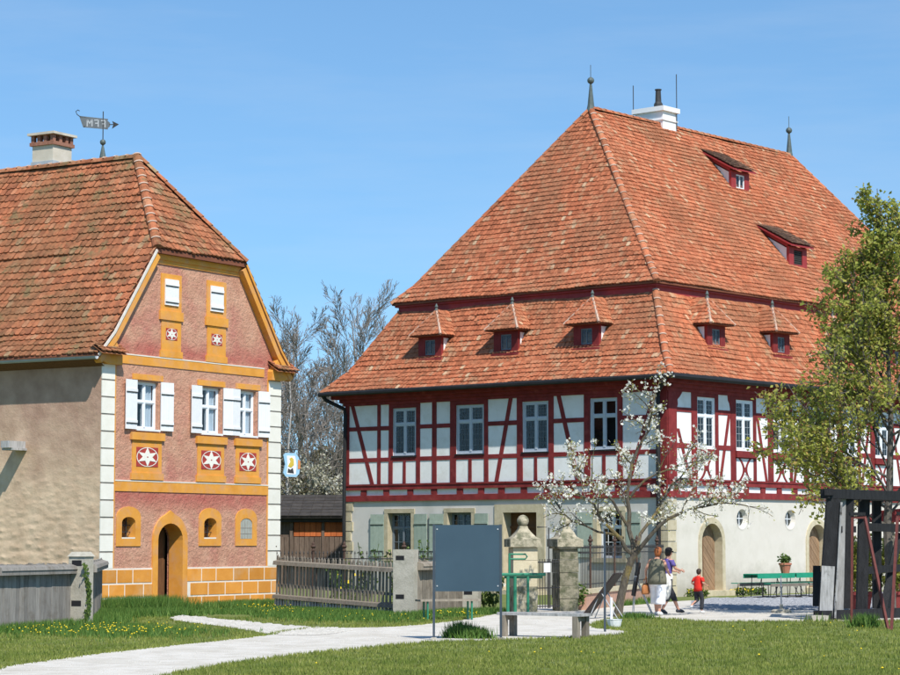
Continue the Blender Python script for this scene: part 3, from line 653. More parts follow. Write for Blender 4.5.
# small windows
def small_win(cx, blind):
    i_ = arch_pts(cx, .275, 1.88, 2.30, .15, 8); o_ = arch_pts(cx, .49, 1.88, 2.45, .27, 8)
    q = MB(); ring_strip(q, i_, o_, -.30 if not blind else 0, .025)
    q.box(cx - .49, cx + .49, -.0252, .30 if not blind else 0, 1.69, 1.88)
    w = q.build('small_window', 'orange_paint', LH)
    if blind:
        MB().prism(arch_pts(cx, .273, 1.885, 2.30, .148, 8), .0, .012).build('blind_panel', 'blind_grey', w)
        for k in range(4): fbox('glazing_bar', 'quoin_joint', w, cx - .2 + k * .13, cx - .185 + k * .13, 1.9, 2.4, .011, .018)
        for z in (2.02, 2.18): fbox('glazing_bar', 'quoin_joint', w, cx - .265, cx + .265, z, z + .015, .01, .019)
    else:
        fbox('sill', 'block_joint', w, cx - .27, cx + .27, 1.883, 1.92, -.20, .02)
        fbox('pane', 'glass', w, cx - .28, cx + .28, 1.92, 2.46, -.26, -.25)
        fbox('dark_room', 'dark_core', w, cx - .3, cx + .3, 1.86, 2.48, -.46, -.45)
        for k in range(2): fbox('iron_bar', 'iron', w, cx - .1 + k * .19, cx - .08 + k * .19, 1.9, 2.43, -.16, -.14)
        for k in range(2): fbox('iron_bar', 'iron', w, cx - .27, cx + .27, 2.05 + k * .17, 2.07 + k * .17, -.165, -.145)
for cx, bl in ((1.125, 0), (4.575, 0), (6.21, 1)): small_win(cx, bl)
# main windows with shutters, lintels and painted aprons with stars
def star_panel(cx, cz, sx, sz):
    sq = fbox('star_panel', 'star_red', LH, cx - sx, cx + sx, cz - sz, cz + sz, .02, .030)
    ring = [(cx + sx * 1.0 * math.cos(2 * PI * k / 24), cz + sz * 1.0 * math.sin(2 * PI * k / 24)) for k in range(25)]
    inn = [(cx + sx * .93 * math.cos(2 * PI * k / 24), cz + sz * .93 * math.sin(2 * PI * k / 24)) for k in range(25)]
    m = MB(); n = 25
    m.add([(u, -.033, z) for u, z in inn] + [(u, -.033, z) for u, z in ring], [(k, n + k, n + k + 1, k + 1) for k in range(24)]); m.build('star_ring', 'quoin_white', sq)
    pts6 = [(cx + sx * (.98 if k % 2 == 0 else .44) * math.cos(PI / 2 + PI * k / 6), cz + sz * (.98 if k % 2 == 0 else .44) * math.sin(PI / 2 + PI * k / 6)) for k in range(12)]
    MB().prism(pts6, .03, .038).build('star', 'quoin_white', sq)
    MB().prism([(cx + sx * .07 * math.cos(k * PI / 4), cz + sz * .07 * math.sin(k * PI / 4)) for k in range(8)], .038, .041).build('star_dot', 'star_red', sq)
for u0, u1 in ((1.38, 2.31), (4.13, 5.03), (5.85, 6.65)):
    c = (u0 + u1) / 2; w = round(u1 - u0, 2)
    window(LH, w, 1.25, (c, .10, 4.75), 0, 'window_paint', .42, (0, 0), .02, .05, curtain=True)
    fbox('lintel', 'orange_paint', LH, u0 - .16, u1 + .16, 6.04, 6.19, 0, .028)
    fbox('window_sill', 'white_paint', LH, u0 - .02, u1 + .02, 4.70, 4.75, -.08, .07)
    fbox('apron_cornice', 'orange_paint', LH, u0 - .22, u1 + .22, 4.46, 4.66, .0, .075)
    fbox('apron', 'orange_paint', LH, u0 - .14, u1 + .14, 3.60, 4.46, .0, .02)
    fbox('apron_base', 'orange_paint', LH, u0 - .20, u1 + .20, 3.42, 3.60, .0, .05)
    star_panel(c, 4.02, (u1 - u0) * .48, .255)
    a = .30 if u0 < 2 else .2
    shutter(LH, round(.50 if u0 < 5 else .40, 2), 1.29, (u0 - .01, -.03, 4.73), 0, 'white_paint', swing=R(5), hinge=1)
    shutter(LH, round(.49 if u0 > 5 or u0 < 2 else .40, 2), 1.29, (u1 + .05, -.03, 4.73), 0, 'white_paint', swing=R(-4), hinge=-1)
for (u0, u1) in ((2.49, 3.06), (4.47, 5.04)):
    c = (u0 + u1) / 2
    fbox('attic_surround', 'orange_paint', LH, u0 - .14, u1 + .16, 7.94, 8.94, .0, .024)
    shutter(LH, round(u1 - u0, 2), .70, (u0, -.03, 8.10), 0, 'white_paint', 0, -1, 'attic_shutter', 4)
    fbox('attic_sill', 'orange_paint', LH, u0 - .2, u1 + .22, 7.70, 7.94, .0, .06)
    fbox('attic_apron', 'orange_paint', LH, u0 - .10, u1 + .16, 6.88, 7.70, .0, .022)
    fbox('attic_apron_base', 'orange_paint', LH, u0 - .16, u1 + .22, 6.70, 6.88, .0, .04)
    star_panel(c + .03, 7.33, .24, .155)
# side wall: projecting stone spout and a strip of smoother plaster at the corner
sp = MB(); sp.box(-.62, .1, 2.55, 2.85, 4.24, 4.42); sp.box(-.52, .1, 2.50, 2.90, 4.18, 4.24); sp.build('stone_spout', 'silver_wood', LH)
# eave box with moulded ends, roof, gutter
prof = [(-.38, 6.58), (.25, 7.22), (1.93, 9.53), (3.9, 12.45)]
rf = MB(); th = .12
full = prof + [(LW - x, z) for x, z in prof[-2::-1]]
for i in range(len(prof) - 1):
    (xa, za), (xb, zb) = prof[i], prof[i + 1]
    y0 = -.2
    for sgn in (0, 1):
        X = (lambda x: LW - x) if sgn else (lambda x: x)
        ya, yb = (-.2, -.2) if i < 2 else (-.2, 2.15)
        p = [(X(xa), ya, za), (X(xb), yb, zb), (X(xb), LD + .2, zb), (X(xa), LD + .2, za)]
        b = [(x, y, z - th) for x, y, z in p]
        if sgn: p, b = p[::-1], b[::-1]
        rf.add(p + b, [(0, 3, 2, 1)[::-1] if False else (3, 2, 1, 0), (4, 5, 6, 7), (0, 1, 5, 4), (1, 2, 6, 5), (2, 3, 7, 6), (3, 0, 4, 7)])
rf.add([(1.93, -.2, 9.53), (LW - 1.93, -.2, 9.53), (3.9, 2.15, 12.45), (1.93, -.2, 9.43), (LW - 1.93, -.2, 9.43), (3.9, 2.15, 12.3)], [(0, 1, 2), (3, 5, 4), (0, 3, 4, 1)])
LR = rf.build('roof', 'roof_base', LH)
tm = MB(); sing = []
rl = random.Random(8)
for i in range(3):
    (xa, za), (xb, zb) = prof[i], prof[i + 1]
    yb = -.2 if i < 2 else 2.15
    tile_face(tm, (xa, LD + .2, za), (xa, -.2, za), (xb, yb, zb), (xb, LD + .2, zb), .255, .182, .050, sing, rl)
tile_face(tm, (1.93, -.2, 9.53), (LW - 1.93, -.2, 9.53), (3.9, 2.15, 12.45), (3.9, 2.15, 12.45), .25, .182, .050, None, rl)
for i in range(3):
    (xa, za), (xb, zb) = prof[i], prof[i + 1]; yb = -.2 if i < 2 else 2.15
    tile_face(tm, (LW - xa, -.2, za), (LW - xa, 3.0, za), (LW - xb, 3.0, zb), (LW - xb, yb, zb), .255, .182, .050, None, rl)
# the 300 nearest whole tiles of the near slope are parts of their own
sing.sort(key=lambda t: t[0].translation.y + .35 * abs(t[0].translation.z - 9))
one = {}
for k, (m, rr) in enumerate(sing):
    if k < 300:
        kk = round(rr, 4)
        if kk not in one:
            t = MB(); s_, f_ = tile_shape(.182 * .97, rr, .050); t.add(s_, f_); one[kk] = t.mesh('roof_tile', 'tiles_left')
        o = put('roof_tile', one[kk], LR); o.matrix_local = m
    else:
        s_, f_ = tile_shape(.182 * .97, rr, .050); tm.add([m @ Vector(p) for p in s_], f_)
tag(tm.build('roof_tiles', 'tiles_left', LR), kind='stuff')
cap_run(LR, (3.9, 2.1, 12.47), (3.9, LD, 12.47), .40, .155, 'tiles_left', (0, 0, 1), 'ridge_tile')
cap_run(LR, (1.95, -.2, 9.60), (3.9, 2.15, 12.53), .36, .135, 'tiles_left', (-.6, -.5, .7))
cap_run(LR, (LW - 1.95, -.2, 9.60), (3.9, 2.15, 12.53), .36, .135, 'tiles_left', (.6, -.5, .7))
# verge boards, mouldings of the gable
for sgn in (0, 1):
    X = (lambda x: LW - x) if sgn else (lambda x: x)
    for i in range(2):
        (xa, za), (xb, zb) = prof[i], prof[i + 1]
        MB().beam((X(xa), -.215, za - .03), (X(xb), -.215, zb - .03), .07, .03, (0, 0, 1)).build('verge_board', 'mortar' if not sgn else 'orange_paint', LR)
        MB().beam((X(xa + .09), -.10, za - .16), (X(xb + .09), -.10, zb - .16), .16, .2, (0, 0, 1)).build('verge_moulding', 'orange_paint', LR)
    e = MB()
    e.prism([(X(-.36), 6.48), (X(.05), 6.16 + .2), (X(.62), 6.36), (X(.62), 6.60), (X(.3), 7.05), (X(-.3), 6.56)][::(-1 if sgn else 1)], -.01, .17)
    e.build('eave_console', 'orange_paint', LH)
    t = MB(); ca, cb = (-.42, .62) if not sgn else (LW - .62, LW + .42)
    tile_face(t, (ca, -.36, 6.62), (cb, -.36, 6.62), (cb, .0, 6.86), (ca, 0, 6.86), .17, .2, .03)
    t.add([(ca, -.36, 6.60), (cb, -.36, 6.60), (cb, 0, 6.84), (ca, 0, 6.84)], [(0, 1, 2, 3)])
    t.build('console_tiles', 'tiles_left', LR)
fbox('hip_eave_moulding', 'orange_paint', LH, 1.9, LW - 1.9, 9.29, 9.44, 0, .07)
fbox('hip_eave_board', 'orange_paint', LH, 1.82, LW - 1.82, 9.18, 9.29, 0, .035)
ev = MB(); ev.add([(-.38, -.1, 6.47), (0, -.1, 6.30), (0, LD, 6.30), (-.38, LD, 6.47)], [(0, 1, 2, 3)]); ev.box(-.40, -.36, -.1, LD, 6.44, 6.56)
ev.build('eave_soffit', 'oak_dark', LH)
gt = MB(); n = 8
vs = []
for y in (-.22, LD):
    for j in range(n + 1): t = PI * j / n; vs.append((-.46 - .075 * math.cos(t), y, 6.52 - .075 * math.sin(t)))
gt.add(vs, [(j, j + 1, n + 2 + j, n + 1 + j) for j in range(n)] + [tuple(range(n + 1))]); gt.build('gutter', 'zinc_bright', LH, True)
# chimney
ch = MB(); ch.box(3.93, 4.73, 5.25, 6.03, 11.2, 13.12); CH = ch.build('chimney', 'chimney_cream', LH)
c2 = MB(); c2.box(3.87, 4.79, 5.19, 6.09, 13.12, 13.22); c2.build('chimney_collar', 'old_brick', CH)
for ax in (3.90, 4.18, 4.44, 4.65):
    for ay in (5.22, 5.48, 5.72, 5.95):
        if ax in (3.90, 4.65) or ay in (5.22, 5.95): bx('vent_brick', 'old_brick', CH, ax, ax + .11, ay, ay + .11, 13.22, 13.42)
c3 = MB(); c3.box(3.82, 4.84, 5.14, 6.14, 13.42, 13.49); c3.build('chimney_slab', 'chimney_cream', CH)
c4 = MB(); c4.box(3.90, 4.76, 5.22, 6.06, 11.2, 12.66); c4.build('chimney_flashing', 'zinc_bright', CH)
# weather vane
WV = empty('weather_vane', (-8.942 + .5253 * 3.9 - .8509 * 3.38, 58.902 + .8509 * 3.9 + .5253 * 3.38, 12.5), R(-8))
tag(WV, 'iron weather vane flag with cut-out letters on the ridge of the painted house', 'weather vane')
MB().lathe([(.11, -.1), (.09, .1), (.025, .42)], 10).build('foot_cone', 'copper_green', WV)
MB().ball((0, 0, .5), .085).build('ball', 'copper_green', WV, True)
MB().tube([(0, 0, .5), (0, 0, 1.38)], .014, 6).build('pole', 'iron', WV)
fl = MB()
fl.prism([(-.58, .94), (.14, .86), (.14, .90), (-.55, .985)], -.006, .006)
fl.prism([(-.66, 1.22), (.14, 1.12), (.14, 1.16), (-.70, 1.27)], -.006, .006)
fl.prism([(-.58, .94), (-.52, .94), (-.48, 1.22), (-.70, 1.27)], -.006, .006)
fl.prism([(.09, .86), (.20, .95), (.20, 1.05), (.09, 1.14)], -.006, .006)
fl.prism([(-.54, .97), (.1, .90), (.1, 1.13), (-.56, 1.22)], -.004, .004)
FLG = fl.build('flag', 'gutter_zinc', WV)
ar = MB(); ar.prism([(.26, .88), (.46, 1.0), (.26, 1.10), (.30, 1.0)], -.006, .006); ar.prism([(.18, .985), (.30, .985), (.30, 1.01), (.18, 1.01)], -.007, .007); ar.build('arrow_head', 'iron', WV)
MB().tube([(-.66, 0, 1.24), (-.76, 0, 1.31), (-.80, 0, 1.40), (-.74, 0, 1.44), (-.69, 0, 1.41)], .013, 5).build('curl', 'iron', WV)
def strokes(name, segs, x, z, s, parent):      # letters cut as bars, mirrored because the flag is seen from its back
    b = MB()
    for (a0, b0, a1, b1) in segs: b.beam((x - a0 * s, -.0, z + b0 * s), (x - a1 * s, -.0, z + b1 * s), .016, .034, (0, 1, 0))
    b.build(name, 'steel_light', parent)
Fs = [(0, 0, 0, 1), (0, .98, .6, .98), (0, .52, .45, .52)]
Ms = [(0, 0, 0, 1), (.7, 0, .7, 1), (0, 1, .35, .4), (.35, .4, .7, 1)]
strokes('letter', Fs, .06, .92, .2, FLG); strokes('letter', Fs, -.14, .94, .2, FLG); strokes('letter', Ms, -.32, .96, .2, FLG)

# ------------------------------------------------------------------ hanging inn sign beside the painted house
IS = empty('hanging_sign', (-8.942 + .5253 * 8.25 - .8509 * (-.05), 58.902 + .8509 * 8.25 + .5253 * (-.05), 3.65), R(40))
tag(IS, 'pale blue enamelled hanging sign with golden figure beside the painted house corner', 'sign')
pl = [(-.18, 0), (.2, 0), (.3, .1), (.34, .34), (.28, .56), (.18, .68), (-.18, .68), (-.26, .6), (-.2, .34), (-.26, .1)]
MB().prism(pl, -.02, .02).build('plate', 'enamel_blue', IS)
MB().prism([(-.15, .07), (.17, .07), (.2, .34), (.14, .6), (-.15, .6), (-.12, .34)], .02, .026).build('field', 'paper_white', IS)
MB().prism([(-.11, .30), (.0, .26), (.10, .34), (.09, .50), (.02, .56), (-.06, .52), (-.02, .44)], .026, .034).build('figure', 'enamel_yellow', IS)
MB().prism([(-.12, .12), (.1, .1), (.06, .26), (-.02, .2), (-.1, .24)], .026, .034).build('figure', 'iron', IS)
MB().prism([(.24, .22), (.33, .24), (.33, .46), (.25, .5)], .02, .03).build('side_ornament', 'enamel_orange', IS)
MB().tube([(-.6, .0, .78), (.36, 0, .78)], .014).tube([(-.1, 0, .78), (-.1, 0, .66)], .008).tube([(.12, 0, .78), (.12, 0, .66)], .008).build('bracket', 'iron', IS)

# ------------------------------------------------------------------ BIG HOUSE: half-timbered upper floor, two-tiered hipped roof
BW, BL = 14.3, 24.65
BH = empty('half_timbered_house', (7.076, 75.0, 0), R(-40.426))
tag(BH, 'large house with red half-timbering over pale ground floor and two-tiered red tiled roof', 'house')
H90 = R(90)
# ---- ground floor
gh = [(-12.22, -11.1, 1.25, 2.81), (-9.4, -8.3, 1.25, 2.81), (-2.85, -1.82, 1.25, 2.81), (-6.87, -5.4, -.1, 2.79)]
m_ = MB(); wall_sheet(m_, -BW, 0, -.1, 3.3, gh, .45); m_.build('wall_lower', 'plaster_grey', BH)
f2h = []
DOORS = (2.52, 9.20, 15.9); OCU = (4.38, 7.42, 11.2, 13.9)
for c in DOORS: f2h += arch_holes(c, .66, -.1, 1.80, .66, 8)
for c in OCU:
    for k in range(-9, 9):
        t0, t1 = k / 9, (k + 1) / 9; w = .335 * math.sqrt(1 - min(abs(t0), abs(t1)) ** 2); f2h.append((c - w, c + w, 2.56 + .33 * t0, 2.56 + .33 * t1))
m_ = MB(); wall_sheet(m_, 0, BL, -.1, 3.3, f2h, .45); m_.build('wall_lower', 'plaster_cream', BH, rz=H90)
b = MB(); b.box(-BW, -BW + .02, 0, BL, -.1, 7.1); b.box(-BW, 0, BL - .02, BL, -.1, 7.1); b.build('wall_back', 'plaster_cream', BH)
bx('interior', 'dark_core', BH, -BW + .1, -.62, .62, BL - .1, -.1, 7.0)
# quoins
for i in range(9):
    z0 = .02 + i * .36; z1 = z0 + .325
    q = MB(); w = .42 if i % 2 else .46
    q.box(-.40, .035, -.035, w, z0, z1); q.build('quoin_stone', 'sandstone', BH)
    q = MB(); q.box(-BW - .03, -BW + (.30 if i % 2 else .38), -.05, .3, z0, z1); q.build('quoin_stone', 'sandstone', BH)
# front windows with stone surrounds and green shutters
for (u0, u1, z0, z1) in gh[:3]:
    q = MB(); s = .16
    q.box(u0 - s, u0 + .004, -.035, .30, z0, z1); q.box(u1 - .004, u1 + s, -.035, .30, z0, z1); q.box(u0 - s, u1 + s, -.04, .30, z1, z1 + .15); q.box(u0 - s - .05, u1 + s + .05, -.10, .30, z0 - .14, z0)
    q.build('window_surround', 'sandstone', BH)
    window(BH, round(u1 - u0 - .02, 2), round(z1 - z0, 2), ((u0 + u1) / 2, .22, z0), 0, 'window_dark' if u0 < -5 else 'window_paint', .34, (1, 1), .018, .055)
    shutter(BH, .62, 1.50, (u0 - .17, -.02, z0 + .02), 0, 'shutter_green', swing=R(3), hinge=1)
    shutter(BH, .62, 1.50, (u1 + .17, -.02, z0 + .02), 0, 'shutter_green', swing=R(-3), hinge=-1)
q = MB(); q.box(-7.25, -6.866, -.04, .40, 0, 3.07); q.box(-5.404, -5.05, -.04, .40, 0, 3.07); q.box(-6.866, -5.404, -.042, .40, 2.79, 3.07); q.box(-7.3, -5.0, -.45, .40, -.05, .14)
q.build('door_surround', 'sandstone', BH)
d = bx('front_door', 'oak_dark', BH, -6.87, -5.4, .40, .46, .14, 2.79)
for k in range(2):
    for z0, z1 in ((.3, 1.1), (1.2, 2.2)): fbox('door_panel', 'oak_dark', d, -6.80 + k * .70, -6.20 + k * .70, z0, z1, -.40, -.37)
fbox('transom', 'oak_dark', d, -6.87, -5.4, 2.25, 2.33, -.40, -.34)
fbox('house_notice', 'paper_white', BH, -4.95, -4.60, 1.70, 2.04, 0, .02)
fbox('notice_print', 'iron', BH, -4.85, -4.70, 1.82, 1.90, .02, .024)
# side doors with arched stone surrounds and diagonal boards
for c in DOORS:
    q = MB(); ring_strip(q, arch_pts(c, .60, .18, 1.80, .60, 12), arch_pts(c, .78, .18, 1.80, .80, 12), -.42, .035)
    q.build('door_surround', 'sandstone', BH, rz=H90)
    fbox('threshold', 'sandstone', BH, c - .85, c + .95, -.05, .18, -.42, .30, H90)
    D = MB().prism(arch_pts(c, .60, .18, 1.80, .60, 12), -.34, -.30).build('side_door', 'oak_door', BH, rz=H90)
    o_ = [(c - .58, .19), (c + .58, .19)] + [(c + .585 * math.cos(PI * i / 8), 1.80 + .585 * math.sin(PI * i / 8)) for i in range(9)]
    mid = c - .12
    L0 = clip_poly(o_, (mid - .01, 0), (mid - .01, 3), 1); MB().prism(L0, -.30, -.275).build('plank', 'oak_door', D)
    for k in range(-2, 16):
        zc = .1 + k * .19
        st = clip_poly(clip_poly(clip_poly(o_, (mid + .01, 0), (mid + .01, 3), -1), (c, zc), (c + 1, zc - 1.0), 1), (c, zc + .178), (c + 1, zc + .178 - 1.0), -1)
        if len(st) >= 3: MB().prism(st, -.30, -.272 - .004 * (k % 2)).build('plank', 'oak_door', D)
    fbox('door_bar', 'oak_dark', D, mid - .02, mid + .02, .19, 2.36, -.30, -.262)
for c in OCU:
    inn = [(c + .26 * math.cos(2 * PI * i / 20), 2.575 + .26 * math.sin(2 * PI * i / 20)) for i in range(21)]
    out = [(c + .335 * math.cos(2 * PI * i / 20), 2.56 + .335 * math.sin(2 * PI * i / 20)) for i in range(21)]
    q = MB(); A = [(u, .15, z) for u, z in inn]; B = [(u, -.006, z) for u, z in out]; C_ = [(c + (u - c) * 1.14, -.006, 2.56 + (z - 2.56) * 1.14) for u, z in out]
    q.add(A + B + C_, [(i, 21 + i, 22 + i, i + 1) for i in range(20)] + [(21 + i, 42 + i, 43 + i, 22 + i) for i in range(20)])
    oc = q.build('round_window', 'plaster_cream', BH, rz=H90)
    MB().prism(inn[:20], -.14, -.135).build('pane', 'glass', oc); MB().prism(inn[:20], -.30, -.29).build('dark_room', 'dark_core', oc)
    b = MB(); b.box(c - .014, c + .014, .118, .134, 2.32, 2.83); b.box(c - .255, c + .255, .116, .132, 2.57, 2.596); b.build('glazing_bar', 'window_paint', oc)

# ---- half-timbering
TR = random.Random(44)
def timber(u0, u1, z0, z1, o, rz=0, name='timber', mat='red_timber'):     # hand-hewn: no edge quite true
    j = lambda a=.011: TR.uniform(-a, a)
    if (u1 - u0) > 3: j = lambda a=0: 0
    p = [(u0 + j(), -o, z0), (u1 + j(), -o, z0), (u1 + j(), -o, z1), (u0 + j(), -o, z1)]
    if (z1 - z0) < .3: p = [(u, y, z + j(.008)) for u, y, z in p]
    m = MB(); m.add(p + [(u, 0, z) for u, y, z in p], [(0, 1, 2, 3), (7, 6, 5, 4), (0, 4, 5, 1), (1, 5, 6, 2), (2, 6, 7, 3), (3, 7, 4, 0)])
    return m.build(name, mat, BH, rz=rz)
def brace(p, q, w, o, rz=0):
    d = Vector((q[0] - p[0], q[1] - p[1])); k = w / 2 * d.length / abs(d.y)
    MB().prism([(p[0] - k, p[1]), (q[0] - k, q[1]), (q[0] + k, q[1]), (p[0] + k, p[1])] if p[1] > q[1] else [(q[0] - k, q[1]), (p[0] - k, p[1]), (p[0] + k, p[1]), (q[0] + k, q[1])], .0, o).build('brace', 'red_timber', BH, rz=rz)
def panel(u0, u1, z0, z1, rz, brs=()):
    polys = [[(u0, z0), (u1, z0), (u1, z1), (u0, z1)]]
    for p, q in brs:
        nx = []
        for pl in polys:
            for s in (1, -1):
                c = clip_poly(pl, p, q, s)
                if len(c) >= 3 and max(a[0] for a in c) - min(a[0] for a in c) > .05: nx.append(c)
        polys = nx
    for pl in polys: MB().prism(pl, 0, .012).build('infill_panel', 'plaster_white', BH, rz=rz)
F1W = [(-11.99, -10.86), (-9.0, -7.72), (-6.01, -4.88), (-3.11, -1.98)]
b = MB(); wall_sheet(b, -BW, 0, 3.3, 7.1, [(a, c, 4.85, 6.57) for a, c in F1W], .5); b.build('wall_upper', 'plaster_white', BH)
posts = [(-14.3, -14.12), (-12.72, -12.57), (-12.17, -11.99), (-10.86, -10.68), (-10.1, -9.91), (-9.26, -9.0), (-7.72, -7.54), (-6.25, -6.01), (-4.88, -4.66), (-3.37, -3.11), (-1.98, -1.77), (-.24, .03)]
for a, c in posts: timber(a, c, 3.86, 6.72, .034 if c < 0 else .036, name='post')
B1 = [((-13.96, 6.72), (-12.98, 3.86)), ((-6.53, 6.72), (-7.17, 3.86)), ((-4.44, 6.72), (-3.65, 3.86)), ((-.44, 6.72), (-1.5, 3.86))]
for p, q in B1: brace(p, q, .17, .026)
for a, c in ((-14.12, -12.17), (-10.68, -9.26), (-7.54, -6.25), (-4.66, -3.37), (-1.77, -.24)): timber(a, c, 5.80, 5.95, .030, name='rail')
timber(-BW, 0, 4.66, 4.81, .031, name='sill_rail')
timber(-BW, .03, 3.65, 3.86, .085, name='sill_beam'); timber(-BW, .03, 3.80, 3.86, .11, name='sill_moulding')
timber(-BW, .03, 3.24, 3.45, .075, name='floor_beam')
for a, c in F1W:
    m2 = (a + c) / 2; timber(m2 - .065, m2 + .065, 3.86, 4.66, .033, name='stud')
    timber(a, c, 6.57, 6.72, .032, name='lintel')
    panel(a, m2 - .065, 3.86, 4.66, 0); panel(m2 + .065, c, 3.86, 4.66, 0)
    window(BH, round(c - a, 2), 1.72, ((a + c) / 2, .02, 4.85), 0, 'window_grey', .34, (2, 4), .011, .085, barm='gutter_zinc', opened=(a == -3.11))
    timber(a - .02, c + .02, 4.80, 4.855, .07, name='window_sill', mat='gutter_dark')
    brs = []
for i in range(len(posts) - 1):
    a, c = posts[i][1], posts[i + 1][0]
    if any(abs(a - w[0]) < .02 for w in F1W): continue
    for z0, z1 in ((3.86, 4.66), (4.81, 5.80), (5.95, 6.72)):
        panel(a, c, z0, z1, 0, [br for br in B1 if a - .2 < (br[0][0] + br[1][0]) / 2 < c + .2])
ends = [-13.38, -12.28, -11.13, -10.01, -8.81, -7.85, -6.94, -5.95, -4.95, -3.95, -2.95, -1.95, -.95, -.10]
pv = -BW
for e in ends:
    timber(e - .13, e + .13, 3.45, 3.65, .055, name='joist_end')
    panel(pv, e - .13, 3.45, 3.65, 0); pv = e + .13
# side facade
CW = [2.25 + 2.32 * k for k in range(9)]
b = MB(); wall_sheet(b, 0, BL, 3.3, 7.1, [(c - .54, c + .54, 4.88, 6.60) for c in CW], .5); b.build('wall_upper', 'plaster_white', BH, rz=H90)
timber(.037, .50, 3.86, 6.72, .050, H90, 'corner_post')
MB().prism([(.50, 6.72), (.50, 6.1), (.58, 6.3), (.56, 6.45), (.70, 6.55), (.86, 6.72)], .0, .040).build('post_bracket', 'red_timber', BH, rz=H90)
timber(0, BL, 3.65, 3.86, .085, H90, 'sill_beam'); timber(.04, BL, 3.80, 3.86, .11, H90, 'sill_moulding'); timber(0, BL, 3.24, 3.45, .075, H90, 'floor_beam')
pv = .0; e = .45; 
while e < BL - .3:
    timber(e - .14, e + .14, 3.45, 3.65, .055, H90, 'joist_end'); panel(pv, e - .14, 3.45, 3.65, H90); pv = e + .14; e += 1.04
prev = .50
for k, c in enumerate(CW):
    L_, R_ = (c - .87, c - .54), (c + .54, c + .72)
    timber(L_[0], L_[1], 3.86, 6.72, .034, H90, 'post'); timber(R_[0], R_[1], 3.86, 6.72, .034, H90, 'post')
    timber(c - .54, c + .54, 6.60, 6.72, .032, H90, 'lintel')
    timber(c - .62, c + .62, 4.64, 4.86, .12, H90, 'window_sill'); timber(c - .56, c + .56, 4.61, 4.64, .06, H90, 'sill_moulding')
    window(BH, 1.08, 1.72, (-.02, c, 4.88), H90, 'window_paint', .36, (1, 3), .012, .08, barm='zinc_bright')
    panel(c - .54, c + .54, 3.86, 4.61, H90)
    orn = MB()                                      # two curved timbers back to back
    for s in (-1, 1):
        pa = [(c + s * (.07 + .26 * (abs(t) ** 1.9)), 4.235 + .375 * t) for t in [i / 6 - 1 for i in range(13)]]
        inn = [(u - s * .05, z) for u, z in pa]; out = [(u + s * .065, z) for u, z in pa]
        n = len(pa)
        if s < 0: inn, out = out, inn
        vs = [(u, -.027, z) for u, z in inn] + [(u, -.027, z) for u, z in out] + [(u, 0, z) for u, z in inn] + [(u, 0, z) for u, z in out]
        orn.add(vs, [(i, n + i, n + i + 1, i + 1) for i in range(n - 1)] + [(i, i + 1, 2 * n + i + 1, 2 * n + i) for i in range(n - 1)] + [(n + i, 3 * n + i, 3 * n + i + 1, n + i + 1) for i in range(n - 1)])
    orn.box(c - .10, c + .10, -.029, 0, 4.16, 4.31)
    orn.build('curved_brace', 'red_timber', BH, rz=H90)
    a, d = prev, L_[0]
    br = ((a + .10, 5.5), (d - .12, 3.86)) if k == 0 else (((d - .08, 6.05), (a + .10, 3.86)) if k % 2 else ((a + .08, 6.05), (d - .10, 3.86)))
    brace(br[0], br[1], .15, .026, H90)
    timber(a, d, 6.05, 6.20, .030, H90, 'rail'); timber(a, d, 4.86, 5.02, .031, H90, 'rail')
    panel(a, d, 6.20, 6.72, H90)
    big = ((br[0][0] + (br[0][0] - br[1][0]) * 2, br[0][1] + (br[0][1] - br[1][1]) * 2), br[1])
    panel(a, d, 5.02, 6.05, H90, [big] if k else []); panel(a, d, 3.86, 4.86, H90, [big])
    if k: MB().prism([(d, 6.72), (d - .16, 6.72), (d - .13, 6.55), (d - .05, 6.45), (d, 6.25)], 0, .029).build('post_bracket', 'red_timber', BH, rz=H90)
    prev = R_[1]
timber(prev, BL, 3.86, 6.72, .03, H90, 'post')
# ---- eaves cornice, gutters, downpipes
for z0, z1, o in ((6.72, 6.84, .07), (6.84, 6.97, .18), (6.97, 7.12, .40)):
    fbox('cornice', 'red_timber', BH, -BW - o, o, z0, z1, -.1, o); fbox('cornice', 'red_timber', BH, 0, BL, z0, z1, -.1, o, H90)
g1 = MB(); g1.tube([(-BW - .70, -.70, 7.15), (.64, -.70, 7.14)], .09, 8); g1.build('gutter', 'gutter_dark', BH)
g1 = MB(); g1.tube([(.70, -.70, 7.15), (.70, BL + .6, 7.14)], .092, 8); g1.build('gutter', 'gutter_dark', BH)
MB().tube([(-BW - .55, -.66, 7.10), (-BW - .5, -.55, 6.95), (-BW + .06, -.16, 6.62), (-BW + .08, -.13, 6.4), (-BW + .08, -.17, 3.9), (-BW + .08, -.17, 0)], .07, 8).build('downpipe', 'gutter_dark', BH)
MB().tube([(.45, -.66, 7.10), (.3, -.6, 6.98), (-.20, -.22, 6.65), (-.22, -.18, 6.4), (-.22, -.20, 3.5), (-.22, -.20, 0)], .075, 8).build('downpipe', 'gutter_dark', BH)

